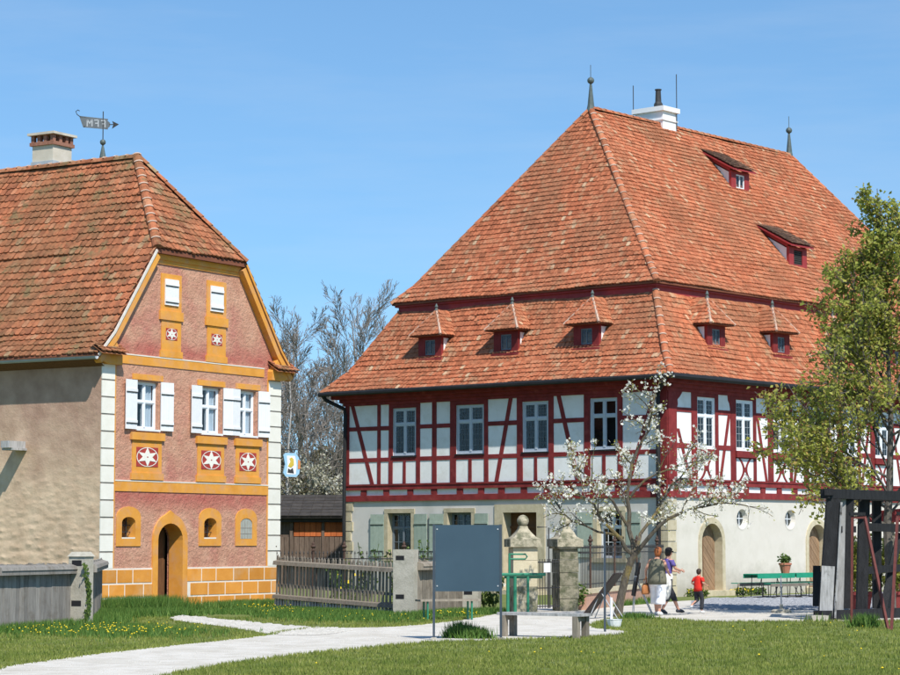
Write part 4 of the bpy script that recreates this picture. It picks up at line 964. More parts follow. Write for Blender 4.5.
# ---- roof
def rect(ax, ay, z): return (-BW + ax, -ax, ay, BL - ay, z)
low = [rect(-.64, -.64, 7.18), rect(.10, .10, 7.95), rect(1.40, 1.40, 10.20)]
upp = [rect(1.18, 1.18, 10.50), rect(1.85, 1.75, 11.15), rect(BW / 2, 5.5, 17.70)]
rb = MB()
for rs in (low, upp):
    for (a, b_) in zip(rs, rs[1:]):
        A = [(a[0], a[2], a[4]), (a[1], a[2], a[4]), (a[1], a[3], a[4]), (a[0], a[3], a[4])]; B_ = [(b_[0], b_[2], b_[4]), (b_[1], b_[2], b_[4]), (b_[1], b_[3], b_[4]), (b_[0], b_[3], b_[4])]
        rb.add(A + B_, [(0, 1, 5, 4), (1, 2, 6, 5), (2, 3, 7, 6), (3, 0, 4, 7)])
for r in (low[0], upp[0]):
    A = [(r[0], r[2]), (r[1], r[2]), (r[1], r[3]), (r[0], r[3])]; i_ = 1.1
    Bq = [(r[0] + i_, r[2] + i_), (r[1] - i_, r[2] + i_), (r[1] - i_, r[3] - i_), (r[0] + i_, r[3] - i_)]; z = r[4] - .05
    rb.add([(x, y, r[4]) for x, y in A] + [(x, y, z) for x, y in A] + [(x, y, z) for x, y in Bq], [(0, 4, 5, 1), (1, 5, 6, 2), (2, 6, 7, 3), (3, 7, 4, 0), (4, 8, 9, 5), (5, 9, 10, 6), (6, 10, 11, 7), (7, 11, 8, 4)])
RF = rb.build('roof', 'roof_base', BH)
fa = MB(); fa.box(-BW + 1.36, -1.36, 1.36, BL - 1.36, 10.05, 10.46); fa.build('roof_fascia', 'red_trim', RF)
fa = MB(); fa.box(-BW + 1.26, -1.26, 1.26, BL - 1.26, 10.38, 10.44); fa.build('roof_fascia', 'red_trim', RF)
tb = MB(); rl = random.Random(12)
for rs in (low, upp):
    for (a, b_) in zip(rs, rs[1:]):
        tile_face(tb, (a[0], a[2], a[4]), (a[1], a[2], a[4]), (b_[1], b_[2], b_[4]), (b_[0], b_[2], b_[4]), .212, .158, .048, None, rl)
        tile_face(tb, (a[1], a[2], a[4]), (a[1], a[3], a[4]), (b_[1], b_[3], b_[4]), (b_[1], b_[2], b_[4]), .212, .158, .048, None, rl)
tag(tb.build('roof_tiles', 'tiles_big', RF), kind='stuff')
for rs in (low, upp):
    for (a, b_) in zip(rs, rs[1:]):
        cap_run(RF, (a[1], a[2], a[4] + .04), (b_[1], b_[2], b_[4] + .04), .40, .128, 'tiles_big', (1, -1, 1))
        cap_run(RF, (a[0], a[2], a[4] + .04), (b_[0], b_[2], b_[4] + .04), .40, .128, 'tiles_big', (-1, -1, 1))
        cap_run(RF, (a[1], a[3], a[4] + .04), (b_[1], b_[3], b_[4] + .04), .40, .128, 'tiles_big', (1, 1, 1))
cap_run(RF, (-BW / 2, 5.5, 17.73), (-BW / 2, BL - 5.5, 17.73), .42, .14, 'tiles_big', (0, 0, 1), 'ridge_tile')
# ---- hipped dormers on the lower roof
def dormer_hip():
    cache = {}
    b = MB(); w = .54
    b.box(-w, -.24, 0, .12, 0, .80); b.box(.24, w, 0, .12, 0, .80); b.box(-.24, .24, .002, .12, 0, .14); b.box(-.24, .24, .002, .12, .68, .80)
    b.box(-w, -w + .1, .12, .5, .05, .78); b.box(w - .1, w, .12, .5, .05, .78)
    b.box(-w - .06, w + .06, -.08, .06, -.06, .02)
    cache['dormer'] = [('dormer', b.mesh('dormer', 'red_timber'))]
    kids = []
    f = MB(); f.box(-.24, -.205, .03, .07, .14, .68); f.box(.205, .24, .03, .07, .14, .68); f.box(-.205, .205, .03, .07, .14, .18); f.box(-.205, .205, .03, .07, .64, .68); f.box(-.015, .015, .028, .07, .18, .64)
    kids.append(('window_frame', f.mesh('window_frame', 'window_dark')))
    p = MB(); p.box(-.205, .205, .05, .054, .18, .64); kids.append(('pane', p.mesh('pane', 'glass')))
    p = MB(); p.box(-.24, .24, .3, .31, .1, .72); kids.append(('dark_room', p.mesh('dark_room', 'dark_core')))
    for s in (-1, 1):
        c = MB(); c.add([(s * (w + .003), .12, .12), (s * (w + .003), .12, .74), (s * (w + .003), .42, .74)], [(0, 1, 2) if s < 0 else (0, 2, 1)]); kids.append(('cheek_panel', c.mesh('cheek_panel', 'plaster_white')))
    e = .80; E = .74; ap = (0, .36, 1.72); bk = (0, 1.02, 1.72)
    r = MB()
    r.add([(-E, -.28, e), (E, -.28, e), ap, (E, .55, e), bk, (-E, .55, e)], [(0, 1, 2), (1, 3, 4, 2), (5, 0, 2, 4), (0, 5, 3, 1)])
    kids.append(('dormer_roof', r.mesh('dormer_roof', 'roof_base')))
    t = MB(); rr = random.Random(3)
    tile_face(t, (-E, -.28, e), (E, -.28, e), ap, ap, .18, .158, .035, None, rr)
    tile_face(t, (E, -.28, e), (E, .55, e), bk, ap, .18, .158, .035, None, rr)
    tile_face(t, (-E, .55, e), (-E, -.28, e), ap, bk, .18, .158, .035, None, rr)
    kids.append(('dormer_tiles', t.mesh('dormer_tiles', 'tiles_big')))
    h = MB()
    for s in (-1, 1): h.tube([(s * E, -.28, e + .04), (0, .36, 1.77)], .05, 6)
    kids.append(('dormer_hip', h.mesh('dormer_hip', 'hip_mortar')))
    fn = MB(); fn.lathe([(.085, 0), (.07, .08), (.04, .15), (.065, .20), (.04, .26), (.01, .32)], 8, (0, .36, 1.70)); kids.append(('finial', fn.mesh('finial', 'copper_green')))
    return cache['dormer'][0][1], kids
DM, DK = dormer_hip()
def place_dormer(loc, rz):
    o = put('dormer', DM, BH, loc, rz)
    for n, m in DK:
        c = put(n, m, o)
        if n == 'dormer_tiles': c['kind'] = 'stuff'
for u in (-10.48, -6.98, -3.48): place_dormer((u, .28, 8.30), 0)
for v in (3.35, 7.45, 11.55, 15.65, 19.75): place_dormer((-.28, v, 8.30), H90)
# ---- shed dormers on the upper roof
def shed_dormer(loc, louvred):
    w = .62
    b = MB(); b.box(-w, -.30, 0, .12, 0, .78); b.box(.30, w, 0, .12, 0, .78); b.box(-.30, .30, .002, .12, 0, .12); b.box(-.30, .30, .002, .12, .66, .78)
    o = b.build('shed_dormer', 'red_trim', BH, loc=loc, rz=H90)
    for s in (-1, 1):
        c = MB(); X = s * (w - .01)
        c.add([(X, .12, .10), (X, .12, .72), (X, 1.0, 1.22)], [(0, 2, 1) if s > 0 else (0, 1, 2)]); c.build('cheek_panel', 'plaster_white', o)
        e = MB(); e.beam((X, .06, .80), (X, 1.25, 1.50), .12, .06, (0, 0, 1)); e.build('cheek_rail', 'red_trim', o)
    if louvred:
        for k in range(7): bx('louvre', 'louvre_dark', o, -.30, .30, .03 + .004 * (k % 2), .08, .13 + k * .075, .13 + k * .075 + .055)
        bx('dark_room', 'dark_core', o, -.30, .30, .10, .11, .12, .66)
    else:
        f = MB(); f.box(-.3, -.25, .03, .08, .12, .66); f.box(.25, .3, .03, .08, .12, .66); f.box(-.25, .25, .03, .08, .12, .17); f.box(-.25, .25, .03, .08, .61, .66); f.box(-.02, .02, .028, .08, .17, .61)
        f.build('window_frame', 'window_paint', o); bx('pane', 'glass', o, -.25, .25, .055, .06, .17, .61); bx('dark_room', 'dark_core', o, -.29, .29, .3, .31, .12, .66)
    r = MB(); E = .80; r.hexa([(-E, -.2, .76), (E, -.2, .76), (E, 1.3, 1.59), (-E, 1.3, 1.59), (-E, -.2, .82), (E, -.2, .82), (E, 1.3, 1.65), (-E, 1.3, 1.65)]); r.build('dormer_roof', 'red_trim', o)
    t = MB(); tile_face(t, (-E, -.22, .83), (E, -.22, .83), (E, 1.32, 1.67), (-E, 1.32, 1.67), .2, .185, .03); tag(t.build('dormer_tiles', 'tiles_old', o), kind='stuff')
shed_dormer((-5.12, 12.35, 15.20), False); shed_dormer((-2.55, 12.30, 12.05), True)
# ---- chimney and finials
C_ = MB(); C_.box(-8.2, -6.9, 9.75, 10.65, 16.6, 18.22); CH = C_.build('chimney', 'chimney_white', BH)
bx('chimney_band', 'chimney_white', CH, -8.24, -6.86, 9.71, 10.69, 17.86, 17.92)
bx('chimney_cap', 'chimney_white', CH, -8.30, -6.80, 9.65, 10.75, 18.22, 18.40)
bx('chimney_flashing', 'gutter_zinc', CH, -8.23, -6.83, 9.72, 10.70, 16.6, 17.42)
MB().lathe([(.17, 18.40), (.17, 18.62), (.12, 18.70), (.10, 19.15), (.13, 19.16), (.13, 19.2)], 10, (-7.5, 10.3, 0)).build('flue_pipe', 'iron', CH)
MB().tube([(-8.25, 9.7, 17.6), (-8.25, 9.7, 19.35)], .018, 5).build('lightning_rod', 'iron', CH); MB().tube([(-6.85, 10.6, 17.6), (-6.85, 10.6, 19.75)], .018, 5).build('lightning_rod', 'iron', CH)
for y in (5.5, BL - 5.5):
    f = MB(); f.lathe([(.17, -.15), (.12, .1), (.045, .85), (.03, .92)], 10, (-BW / 2, y, 17.75)); f.ball((-BW / 2, y, 18.76), .13, 10); f.tube([(-BW / 2, y, 18.8), (-BW / 2, y, 19.35)], .014, 5)
    f.build('roof_finial', 'copper_green', BH)

# ------------------------------------------------------------------ fences and gate piers
def fence_run(thing, p, q, ground=0.0):
    """local frame for a fence run: x along, y away from the camera side"""
    p = Vector((*p, 0)); q = Vector((*q, 0)); d = q - p
    return d.length, math.atan2(d.y, d.x)
def grooved_post(parent, x, y, h, w, mat, rz=0):
    m = MB(); m.box(-w / 2, w / 2, -w / 2, w / 2, -.1, h - .10)
    m.hexa([(-w / 2 - .02, -w / 2 - .02, h - .10), (w / 2 + .02, -w / 2 - .02, h - .10), (w / 2 + .02, w / 2 + .02, h - .10), (-w / 2 - .02, w / 2 + .02, h - .10), (-w / 2 + .03, -w / 2 + .03, h), (w / 2 - .03, -w / 2 + .03, h), (w / 2 - .03, w / 2 - .03, h), (-w / 2 + .03, w / 2 - .03, h)])
    return m.build('post', mat, parent, loc=(x, y, 0), rz=rz)
def board_fence(p, q, h, bw, mat, label, x0=0.0, gap=.008, posts=(), rail_mat=None):
    L_, a = fence_run(None, p, q); F = empty('board_fence', (p[0], p[1], 0), a); tag(F, label, 'fence')
    rnd = random.Random(int(abs(p[0] * 100))); x = x0; ms = []
    for k in range(5):
        m = MB(); t = rnd.uniform(-.03, .03); m.hexa([(0, -.012, .05), (bw - gap, -.012, .05), (bw - gap, .012, .05), (0, .012, .05), (0, -.012, h + t), (bw - gap, -.012, h - t * .6), (bw - gap, .012, h - t * .6), (0, .012, h + t)]); ms.append(m.mesh('board', mat))
    while x < L_ - bw * .5:
        o = put('board', rnd.choice(ms), F, (x, rnd.uniform(-.006, .006), rnd.uniform(-.02, .02)), 0); o.rotation_euler = (0, rnd.uniform(-.012, .012), 0); x += bw
    m = MB(); m.box(0, L_, -.16, -.02, h - .22, h - .13); m.hexa([(0, -.18, h - .13), (L_, -.18, h - .13), (L_, -.015, h - .13), (0, -.015, h - .13), (0, -.15, h - .06), (L_, -.15, h - .06), (L_, -.02, h - .02), (0, -.02, h - .02)]); m.build('rail', rail_mat or mat, F)
    bx('rail', rail_mat or mat, F, 0, L_, .02, .10, .28, .37)
    for px in posts: grooved_post(F, px, .02, h + .18, .26, 'concrete')
    return F
board_fence((-9.10, 46.2), (-8.05, 49.2), 1.36, .165, 'grey_wood_blue', 'weathered grey vertical board fence in the left foreground before the rubble wall')
board_fence((-7.72, 49.5), (-8.72, 57.9), 1.38, .165, 'grey_wood_blue', 'short grey board fence run between the ivy-grown post and the painted house')
GP = empty('fence_post', (-7.86, 49.25, 0), R(66)); tag(GP, 'grey stone fence post with ivy and notched rail slots by the left boards', 'post')
m = MB(); m.box(-.17, .17, -.2, .2, -.1, 1.5); m.hexa([(-.20, -.23, 1.5), (.20, -.23, 1.5), (.20, .23, 1.5), (-.20, .23, 1.5), (-.12, -.16, 1.6), (.12, -.16, 1.6), (.12, .16, 1.6), (-.12, .16, 1.6)]); m.build('shaft', 'concrete', GP)
for z in (.45, 1.30): bx('rail_slot', 'dark_core', GP, -.12, .12, .197, .203, z, z + .12); bx('rail_slot', 'dark_core', GP, -.173, -.168, -.12, .12, z, z + .12)
G2 = empty('fence_post', (-9.22, 45.9, 0), R(66)); tag(G2, 'pale fence post cut by the left picture edge', 'post'); MB().box(-.12, .12, -.12, .12, -.1, 1.42).build('shaft', 'concrete', G2); bx('cap', 'concrete', G2, -.14, .14, -.14, .14, 1.42, 1.46)
iv = MB(); rnd = random.Random(9)
for k in range(220):
    t = rnd.random(); x = -.15 + .22 * math.sin(t * 4) * .6 + rnd.gauss(0, .05); z = .15 + 1.2 * t
    r = rnd.uniform(.02, .045); c = Vector((x, -.215 - rnd.random() * .03, z)); a = rnd.uniform(0, 6.28)
    iv.add([c + Vector((r * math.cos(a + j * PI / 2), rnd.uniform(-.015, .015), r * math.sin(a + j * PI / 2))) for j in range(4)], [(0, 1, 2, 3)])
tag(iv.build('ivy', 'leaf_green', GP), kind='stuff')


def picket_fence(p, q, h, label):
    L_, a = fence_run(None, p, q); F = empty('picket_fence', (p[0], p[1], 0), a); tag(F, label, 'fence')
    m = MB(); m.box(-.036, .036, -.012, .012, -.06, h - .05); m.add([(-.036, -.012, h - .05), (.036, -.012, h - .05), (.036, .012, h - .05), (-.036, .012, h - .05), (0, 0, h + .02)], [(0, 1, 4), (1, 2, 4), (2, 3, 4), (3, 0, 4)])
    pm = m.mesh('picket', 'grey_wood'); n = int(L_ / .155); rnd = random.Random(2)
    for i in range(n):
        o = put('picket', pm, F, (.05 + i * .155, 0, rnd.uniform(-.02, .015))); o.rotation_euler = (0, rnd.uniform(-.02, .02), 0)
    bm_ = MB(); bm_.box(-.034, .034, -.05, -.03, -.08, .31); bl = bm_.mesh('base_lath', 'pale_lath')
    for i in range(int(L_ / .13)): put('base_lath', bl, F, (.06 + i * .13, 0, rnd.uniform(-.01, .01)))
    bx('mid_rail', 'grey_wood', F, 0, L_, .014, .05, .62, .69)
    for z, t in ((h - .25, .1), (.32, .09)):
        m = MB(); m.hexa([(0, -.12, z), (L_, -.12, z), (L_, -.014, z), (0, -.014, z), (0, -.10, z + t), (L_, -.10, z + t), (L_, -.014, z + t + .02), (0, -.014, z + t + .02)]); m.build('rail', 'grey_wood', F)
    return F
PK = picket_fence((-4.62, 61.2), (-1.25, 57.0), 1.45, 'weathered grey picket fence between the painted house and the stone post')
PK.rotation_euler = (0, R(1.6), PK.rotation_euler.z)
S1 = empty('stone_post', (-1.08, 56.4, 0), R(-20)); tag(S1, 'squat pale stone fence post with notched slots right of the picket fence', 'post')
m = MB(); m.box(-.27, .27, -.16, .16, -.1, 1.62); m.build('shaft', 'concrete', S1)
for z in (.42, 1.36): bx('rail_slot', 'dark_core', S1, -.20, .02, -.163, -.158, z, z + .11)
board_fence((-.80, 56.4), (.32, 59.2), 1.34, .15, 'grey_wood', 'grey board fence right of the stone post, mostly behind the blue board')
S2 = empty('stone_post', (.55, 59.6, 0), R(-15)); tag(S2, 'pale stone post low behind the blue information board beside the park bench', 'post')
MB().box(-.22, .22, -.15, .15, -.1, 1.2).build('shaft', 'concrete', S2); bx('rail_slot', 'dark_core', S2, -.16, .06, -.153, -.148, .45, .55)
# sandstone gate piers with balls
def pier(loc, rz, s, label, broken):
    P = empty('gate_pier', loc, rz); tag(P, label, 'gate pier', 'sandstone gate piers')
    rnd = random.Random(3 if broken else 8); w = .31 * s
    n = 5; h0 = 0
    for i in range(n):
        h1 = h0 + .335; d = rnd.uniform(-.01, .012)
        m = MB(); m.box(-w - d, w + d, -w - d, w + d, h0 - (.1 if i == 0 else 0), h1 - .008); m.build('stone_block', ('pier_dark' if not broken else ('sandstone' if i in (2, 3, 4) else 'sandstone_mossy')), P); h0 = h1
    c = MB(); W1 = w + .10
    c.box(-W1, W1, -W1, W1, h0, h0 + .20); c.build('cap', 'sandstone_mossy', P)
    if not broken: c = MB(); c.box(-W1 + .04, W1 - .04, -W1 + .04, W1 - .04, h0 - .05, h0); c.build('cap_moulding', 'sandstone_mossy', P)
    r = MB(); z = h0 + .20
    prof = [(W1 - .03, 0), (W1 - .13, .06), (.19, .16), (.12, .26), (.10, .33)]
    for (a, za), (b, zb) in zip(prof, prof[1:]): r.hexa([(-a, -a, z + za), (a, -a, z + za), (a, a, z + za), (-a, a, z + za), (-b, -b, z + zb), (b, -b, z + zb), (b, b, z + zb), (-b, b, z + zb)])
    r.build('pyramid_top', 'sandstone_mossy', P)
    MB().ball((0, 0, z + .33 + .13), .155, 16).build('stone_ball', 'sandstone_mossy', P, True)
pier((1.86, 58.9, 0), R(10), 1.0, 'broad left gate pier with broken cap and stone ball behind the green stand', True)
pier((3.02, 60.6, 0), R(20), .85, 'slimmer right gate pier with stone ball beside the iron railings', False)
# iron gate between the piers, with a small notice
IG = empty('iron_gate', (2.20, 59.3, 0), R(52)); tag(IG, 'thin iron garden gate between the two ball-topped piers', 'gate')
bm = MB(); bm.tube([(0, 0, .1), (0, 0, 1.36)], .012, 5); bm_ = bm.mesh('bar', 'iron')
for i in range(9): put('bar', bm_, IG, (.06 + i * .115, 0, 0))
for z in (.15, .62, 1.28): MB().tube([(0, 0, z), (1.06, 0, z)], .016, 5).build('rail', 'iron', IG)
MB().tube([(.05, -.02, 2.18), (.55, -.02, 2.18), (.55, -.02, .1)], .018, 5).build('lamp_bracket', 'iron', IG)
bx('notice_plate', 'paper_white', IG, .30, .58, -.05, -.035, 1.02, 1.26)
# iron railings on a sandstone base, right of the piers, up to the house corner
def railing(p, q, h, base, label, posts, n_per=.16):
    L_, a = fence_run(None, p, q); F = empty('iron_railing', (p[0], p[1], 0), a); tag(F, label, 'railing')
    if base:
        x = 0; rnd = random.Random(6)
        while x < L_ - .1:
            w = min(rnd.uniform(.55, .85), L_ - x); bx('base_stone', 'pink_sandstone', F, x, x + w - .012, -.16, .16, -.05, base - .12); x += w
        bx('coping', 'sandstone', F, 0, L_, -.2, .2, base - .12, base)
    b = MB(); b.tube([(0, 0, base), (0, 0, h)], .011, 4); b.lathe([(.011, 0), (.022, .03), (.003, .1)], 4, (0, 0, h)); me = b.mesh('bar', 'iron')
    n = int(L_ / n_per)
    for i in range(n): put('bar', me, F, (.08 + i * n_per, 0, 0))
    for z in (base + .12, h - .12): MB().tube([(0, 0, z), (L_, 0, z)], .016, 5).build('rail', 'iron', F)
    pm = MB(); pm.tube([(0, 0, base - .1), (0, 0, h + .10)], .030, 8); pm.lathe([(.05, 0), (.05, .03), (.035, .06), (.075, .11), (.065, .15), (.035, .17), (.045, .20), (.022, .24), (.008, .28)], 10, (0, 0, h + .1)); pmm = pm.mesh('railing_post', 'rusty_iron')
    for x in posts: put('railing_post', pmm, F, (x, -.01, 0))
railing((3.45, 61.2), (6.75, 72.8), 1.62, .55, 'iron railing on pink sandstone base from the right gate pier to the house corner', (1.2, 4.4, 7.6, 10.8))
railing((-5.2, 65.5), (.9, 63.2), 1.45, 0, 'inner iron railing with rusty knobbed posts behind the picket fence', (.25, 1.45, 2.4, 4.2), .12)
# ------------------------------------------------------------------ blue information board, slim post, benches, green stand
IB = empty('information_board', (.32, 43.0, 0), R(1)); tag(IB, 'blank blue-grey information board on two slim posts in the foreground', 'board')
bx('panel', 'slate_board', IB, -.595, .605, -.02, .02, .90, 2.13)
for x in (-.62, .625): bx('post', 'board_steel', IB, x - .022, x + .022, -.025, .025, -.05, 2.14); bx('foot', 'concrete', IB, x - .05, x + .05, -.06, .06, -.02, .05)
for x in (-.56, .57):
    for z in (1.0, 2.05): bx('bolt', 'steel_light', IB, x - .012, x + .012, -.03, -.02, z - .012, z + .012)
SP = empty('slim_post', (3.13, 46.8, 0)); tag(SP, 'thin dark steel post standing alone right of the plank bench', 'post')
MB().box(-.022, .022, -.022, .022, -.05, 2.0).build('shaft', 'board_steel', SP); bx('cap', 'board_steel', SP, -.028, .028, -.028, .028, 2.0, 2.02)
def plank_bench(loc, rz, L_, h, label, mat, legm, n=3):
    B = empty('plank_bench', loc, rz); tag(B, label, 'bench')
    for k in range(n): bx('seat_plank', mat, B, -L_ / 2, L_ / 2, -.22 + k * .15, -.22 + k * .15 + .14, h - .055, h - .002 * k)
    for s in (-1, 1):
        for y in (-.17, .17): bx('leg', legm, B, s * (L_ / 2 - .13) - .055, s * (L_ / 2 - .13) + .055, y - .06, y + .06, -.03, h - .055)
        bx('crosspiece', legm, B, s * (L_ / 2 - .13) - .03, s * (L_ / 2 - .13) + .03, -.10, .10, h - .15, h - .058)
    return B
plank_bench((1.80, 44.2, 0), R(-33), 1.86, .47, 'low weathered plank bench on the gravel right of the blue board', 'silver_wood', 'grey_wood')
PB = empty('garden_bench', (-.05, 53.6, 0), R(22)); tag(PB, 'simple wooden bench with thin green legs behind the blue board', 'bench')
for k in range(2): bx('seat_plank', 'grey_wood', PB, -.75, .75, -.18 + k * .18, -.18 + k * .18 + .165, .44, .485)
for x in (-.55, .55):
    for y in (-.12, .12): bx('leg', 'green_metal', PB, x - .018, x + .018, y - .018, y + .018, -.02, .44)
GS = empty('green_stand', (1.55, 57.2, 0), R(5)); tag(GS, 'green painted tubular metal stand with handle in front of the broken gate pier', 'stand')
for x in (-.12, .06, .38): MB().tube([(x, 0, 0), (x, 0, .96)], .042 if x < .3 else .034, 8).build('post', 'green_metal', GS)
MB().tube([(-.30, 0, 1.0), (.82, 0, 1.0)], .04, 8).tube([(-.2, .1, .93), (.75, .1, .93)], .03, 8).build('top_bar', 'green_metal', GS)
MB().tube([(-.08, 0, 1.0), (-.08, 0, 1.52)], .03, 8).tube([(-.08, 0, 1.50), (.32, 0, 1.50), (.36, 0, 1.44), (.32, 0, 1.38), (-.08, 0, 1.38)], .022, 8).build('handle', 'green_metal', GS)
MB().tube([(-.75, .05, 1.02), (-.3, 0, 1.0)], .012, 5).tube([(-.75, .05, .9), (-.3, 0, .9)], .012, 5).build('side_rod', 'iron', GS)
# dark panels leaning on folding trestles
def trestle(loc, rz, wh, tilt, label, zb=.12):
    T = empty('leaning_panel', loc, rz); tag(T, label, 'panel')
    w, h = wh; m = MB(); dx = math.sin(tilt); dz = math.cos(tilt)
    m.hexa([(0, -w / 2, zb), (.05, -w / 2, zb - .02), (.05, w / 2, zb - .02), (0, w / 2, zb), (h * dx, -w / 2, zb + h * dz), (h * dx + .05, -w / 2, zb - .02 + h * dz), (h * dx + .05, w / 2, zb - .02 + h * dz), (h * dx, w / 2, zb + h * dz)])
    m.build('panel', 'panel_brown', T)
    for y in (-w / 2 + .08, w / 2 - .08):
        MB().tube([(h * dx * .55, y, zb + h * dz * .55), (h * dx * .55 + .42, y, 0)], .013, 6).build('trestle_leg', 'steel_light', T)
        MB().tube([(h * dx * .55 - .0, y, zb + h * dz * .55), (h * dx * .2 - .02, y - .02, 0)], .013, 6).build('trestle_leg', 'steel_light', T)
    MB().tube([(h * dx * .55, -w / 2, zb + .02 + h * dz * .55), (h * dx * .55, w / 2, zb + .02 + h * dz * .55)], .015, 6).build('trestle_bar', 'steel_light', T)
    return T
trestle((3.22, 54.6, 0), R(-18), (.72, 1.22), R(38), 'dark brown panel leaning steeply on a trestle left of the blossoming tree')
trestle((4.62, 58.6, 0), R(8), (.30, .85), R(10), 'narrow dark panel on light metal legs just right of the blossom trunk', .45)
WB = empty('white_tub', (3.52, 49.6, 0)); tag(WB, 'small white tub with upright white pipe on the grass by the slim post', 'tub')
MB().lathe([(.13, 0), (.17, .15), (.18, .16), (.16, .16), (.13, .04)], 14).build('tub', 'white_paint', WB); MB().tube([(-.06, .05, .05), (-.06, .05, .62)], .03, 8).build('pipe', 'white_paint', WB)

# ------------------------------------------------------------------ beer tables with benches, flower pot, parasol foot
E2 = R(-40.426 + 90)
def folding_legs(parent, L_, w, h):
    for s in (-1, 1):
        x = s * (L_ / 2 - .35)
        m = MB()
        for y in (-w, w): m.tube([(x, y, 0), (x, y * .8, h)], .014, 5)
        m.tube([(x, -w, .03), (x, w, .03)], .014, 5); m.build('leg_frame', 'iron', parent)
        MB().tube([(x, 0, .10), (x - s * .35, 0, h)], .011, 5).build('strut', 'iron', parent)
def beer_set(loc, rz, which):
    T = empty('beer_table', loc, rz); tag(T, 'green folding beer table ' + which, 'table', 'green beer tables')
    for k in range(3): bx('table_plank', 'green_paint', T, -1.1, 1.1, -.25 + k * .168, -.25 + k * .168 + .162, .75, .78)
    bx('edge_board', 'green_paint', T, -1.1, 1.1, -.275, -.253, .63, .775); bx('edge_board', 'green_paint', T, -1.1, 1.1, .256, .278, .64, .775); folding_legs(T, 2.2, .22, .75)
    for s in (-1, 1):
        c, sn = math.cos(rz), math.sin(rz); y = s * .62
        B = empty('beer_bench', (loc[0] - sn * y, loc[1] + c * y, 0), rz); tag(B, 'narrow green folding bench on the ' + ('near' if s < 0 else 'wall') + ' side of the table ' + which, 'bench', 'green beer benches')
        bx('seat_board', 'green_paint', B, -1.1, 1.1, -.125, .125, .46, .485); bx('seat_edge', 'grey_wood', B, -1.1, 1.1, -.147, -.1275, .38, .48); folding_legs(B, 2.2, .11, .46)
t1 = Vector((10.25, 74.2)); dx = Vector((math.cos(E2), math.sin(E2)))
beer_set((t1.x, t1.y, 0), E2, 'nearer the arched door'); t2 = t1 + dx * 2.3
beer_set((t2.x, t2.y, 0), E2, 'beside the charred timber frame')
FP = empty('flower_pot', (t1.x + dx.x * .95, t1.y + dx.y * .95, .78)); tag(FP, 'terracotta pot with dark green plant standing on the beer tables', 'flower pot')
MB().lathe([(.13, 0), (.19, .26), (.215, .27), (.215, .33), (.18, .33), (.17, .26)], 14).build('pot', 'terracotta', FP)
def leaf_ball(name, parent, c, rad, n, size, mat, seed=1, squash=1.0, kind=None):
    mb = MB(); rnd = random.Random(seed)
    for _ in range(n):
        v = Vector((rnd.gauss(0, 1), rnd.gauss(0, 1), rnd.gauss(0, 1))).normalized() * (rnd.random() ** .45)
        p = Vector(c) + Vector((v.x * rad[0], v.y * rad[1], v.z * rad[2]))
        leaf(mb, p, size * rnd.uniform(.6, 1.3), rnd)
    o = mb.build(name, mat, parent)
    if kind: o['kind'] = kind
    return o
def leaf(mb, p, s, rnd, long=1.7):
    d = Vector((rnd.uniform(-1, 1), rnd.uniform(-1, 1), rnd.uniform(-1, .7))).normalized()
    a = d.cross(Vector((rnd.uniform(-1, 1), rnd.uniform(-1, 1), rnd.uniform(-1, 1)))).normalized() * (s * .5)
    n = d.cross(a).normalized() * (s * .18)
    mb.add([p, p + d * s * long * .5 + a + n, p + d * s * long, p + d * s * long * .5 - a + n], [(0, 1, 2), (0, 2, 3)])
leaf_ball('plant', FP, (0, 0, .44), (.2, .2, .16), 260, .06, 'leaf_green', 3)
PF = empty('parasol_stand', (8.43, 58.9, 0)); tag(PF, 'slender parasol pole on round pale concrete foot in front of the tables', 'parasol stand')
MB().lathe([(.26, 0), (.26, .06), (.22, .09), (.05, .10), (.04, .22)], 18).build('foot', 'concrete', PF); MB().tube([(0, 0, .1), (0, 0, .95)], .018, 6).build('pole', 'steel_light', PF)

# ------------------------------------------------------------------ charred timber frame and red trestles on the right
TF = empty('timber_frame', (8.5, 53.5, 0)); tag(TF, 'charred black old timber frame standing on the lawn at the right edge', 'timber frame')
def tb_(name, p, q, w, t, mat, side=(1, 0, 0)):
    MB().beam((p[0] - 8.5, p[1] - 53.5, p[2]), (q[0] - 8.5, q[1] - 53.5, q[2]), w, t, side).build(name, mat, TF)
tb_('post', (8.68, 53.5, 0.10), (8.90, 53.5, 2.80), .32, .22, 'char_wood')
tb_('post_facing', (8.66, 53.37, 0.06), (8.735, 53.375, 1.25), .30, .03, 'silver_wood'); tb_('post_facing', (8.87, 53.36, 0.06), (9.06, 53.37, 2.72), .045, .06, 'silver_wood')
tb_('post', (9.08, 54.0, .2), (9.18, 54.0, 2.85), .17, .15, 'silver_wood'); tb_('post', (9.29, 54.1, .25), (9.36, 54.1, 2.85), .22, .2, 'char_wood')
tb_('post', (9.78, 55.0, .2), (9.88, 55.0, 2.85), .25, .22, 'char_wood'); tb_('post', (10.33, 56.0, .2), (10.36, 56.0, 2.85), .20, .2, 'char_wood')
tb_('post', (11.3, 56.5, .2), (11.3, 56.5, 2.85), .22, .2, 'char_wood')
tb_('top_beam', (8.68, 53.4, 2.92), (11.6, 56.2, 2.90), .22, .24, 'char_wood', (0, 0, 1)); tb_('top_beam', (8.95, 54.4, 2.90), (11.9, 57.0, 2.88), .2, .2, 'char_wood', (0, 0, 1))
tb_('cross_beam', (8.76, 53.3, 2.96), (9.15, 55.6, 2.98), .16, .2, 'char_wood', (0, 0, 1))
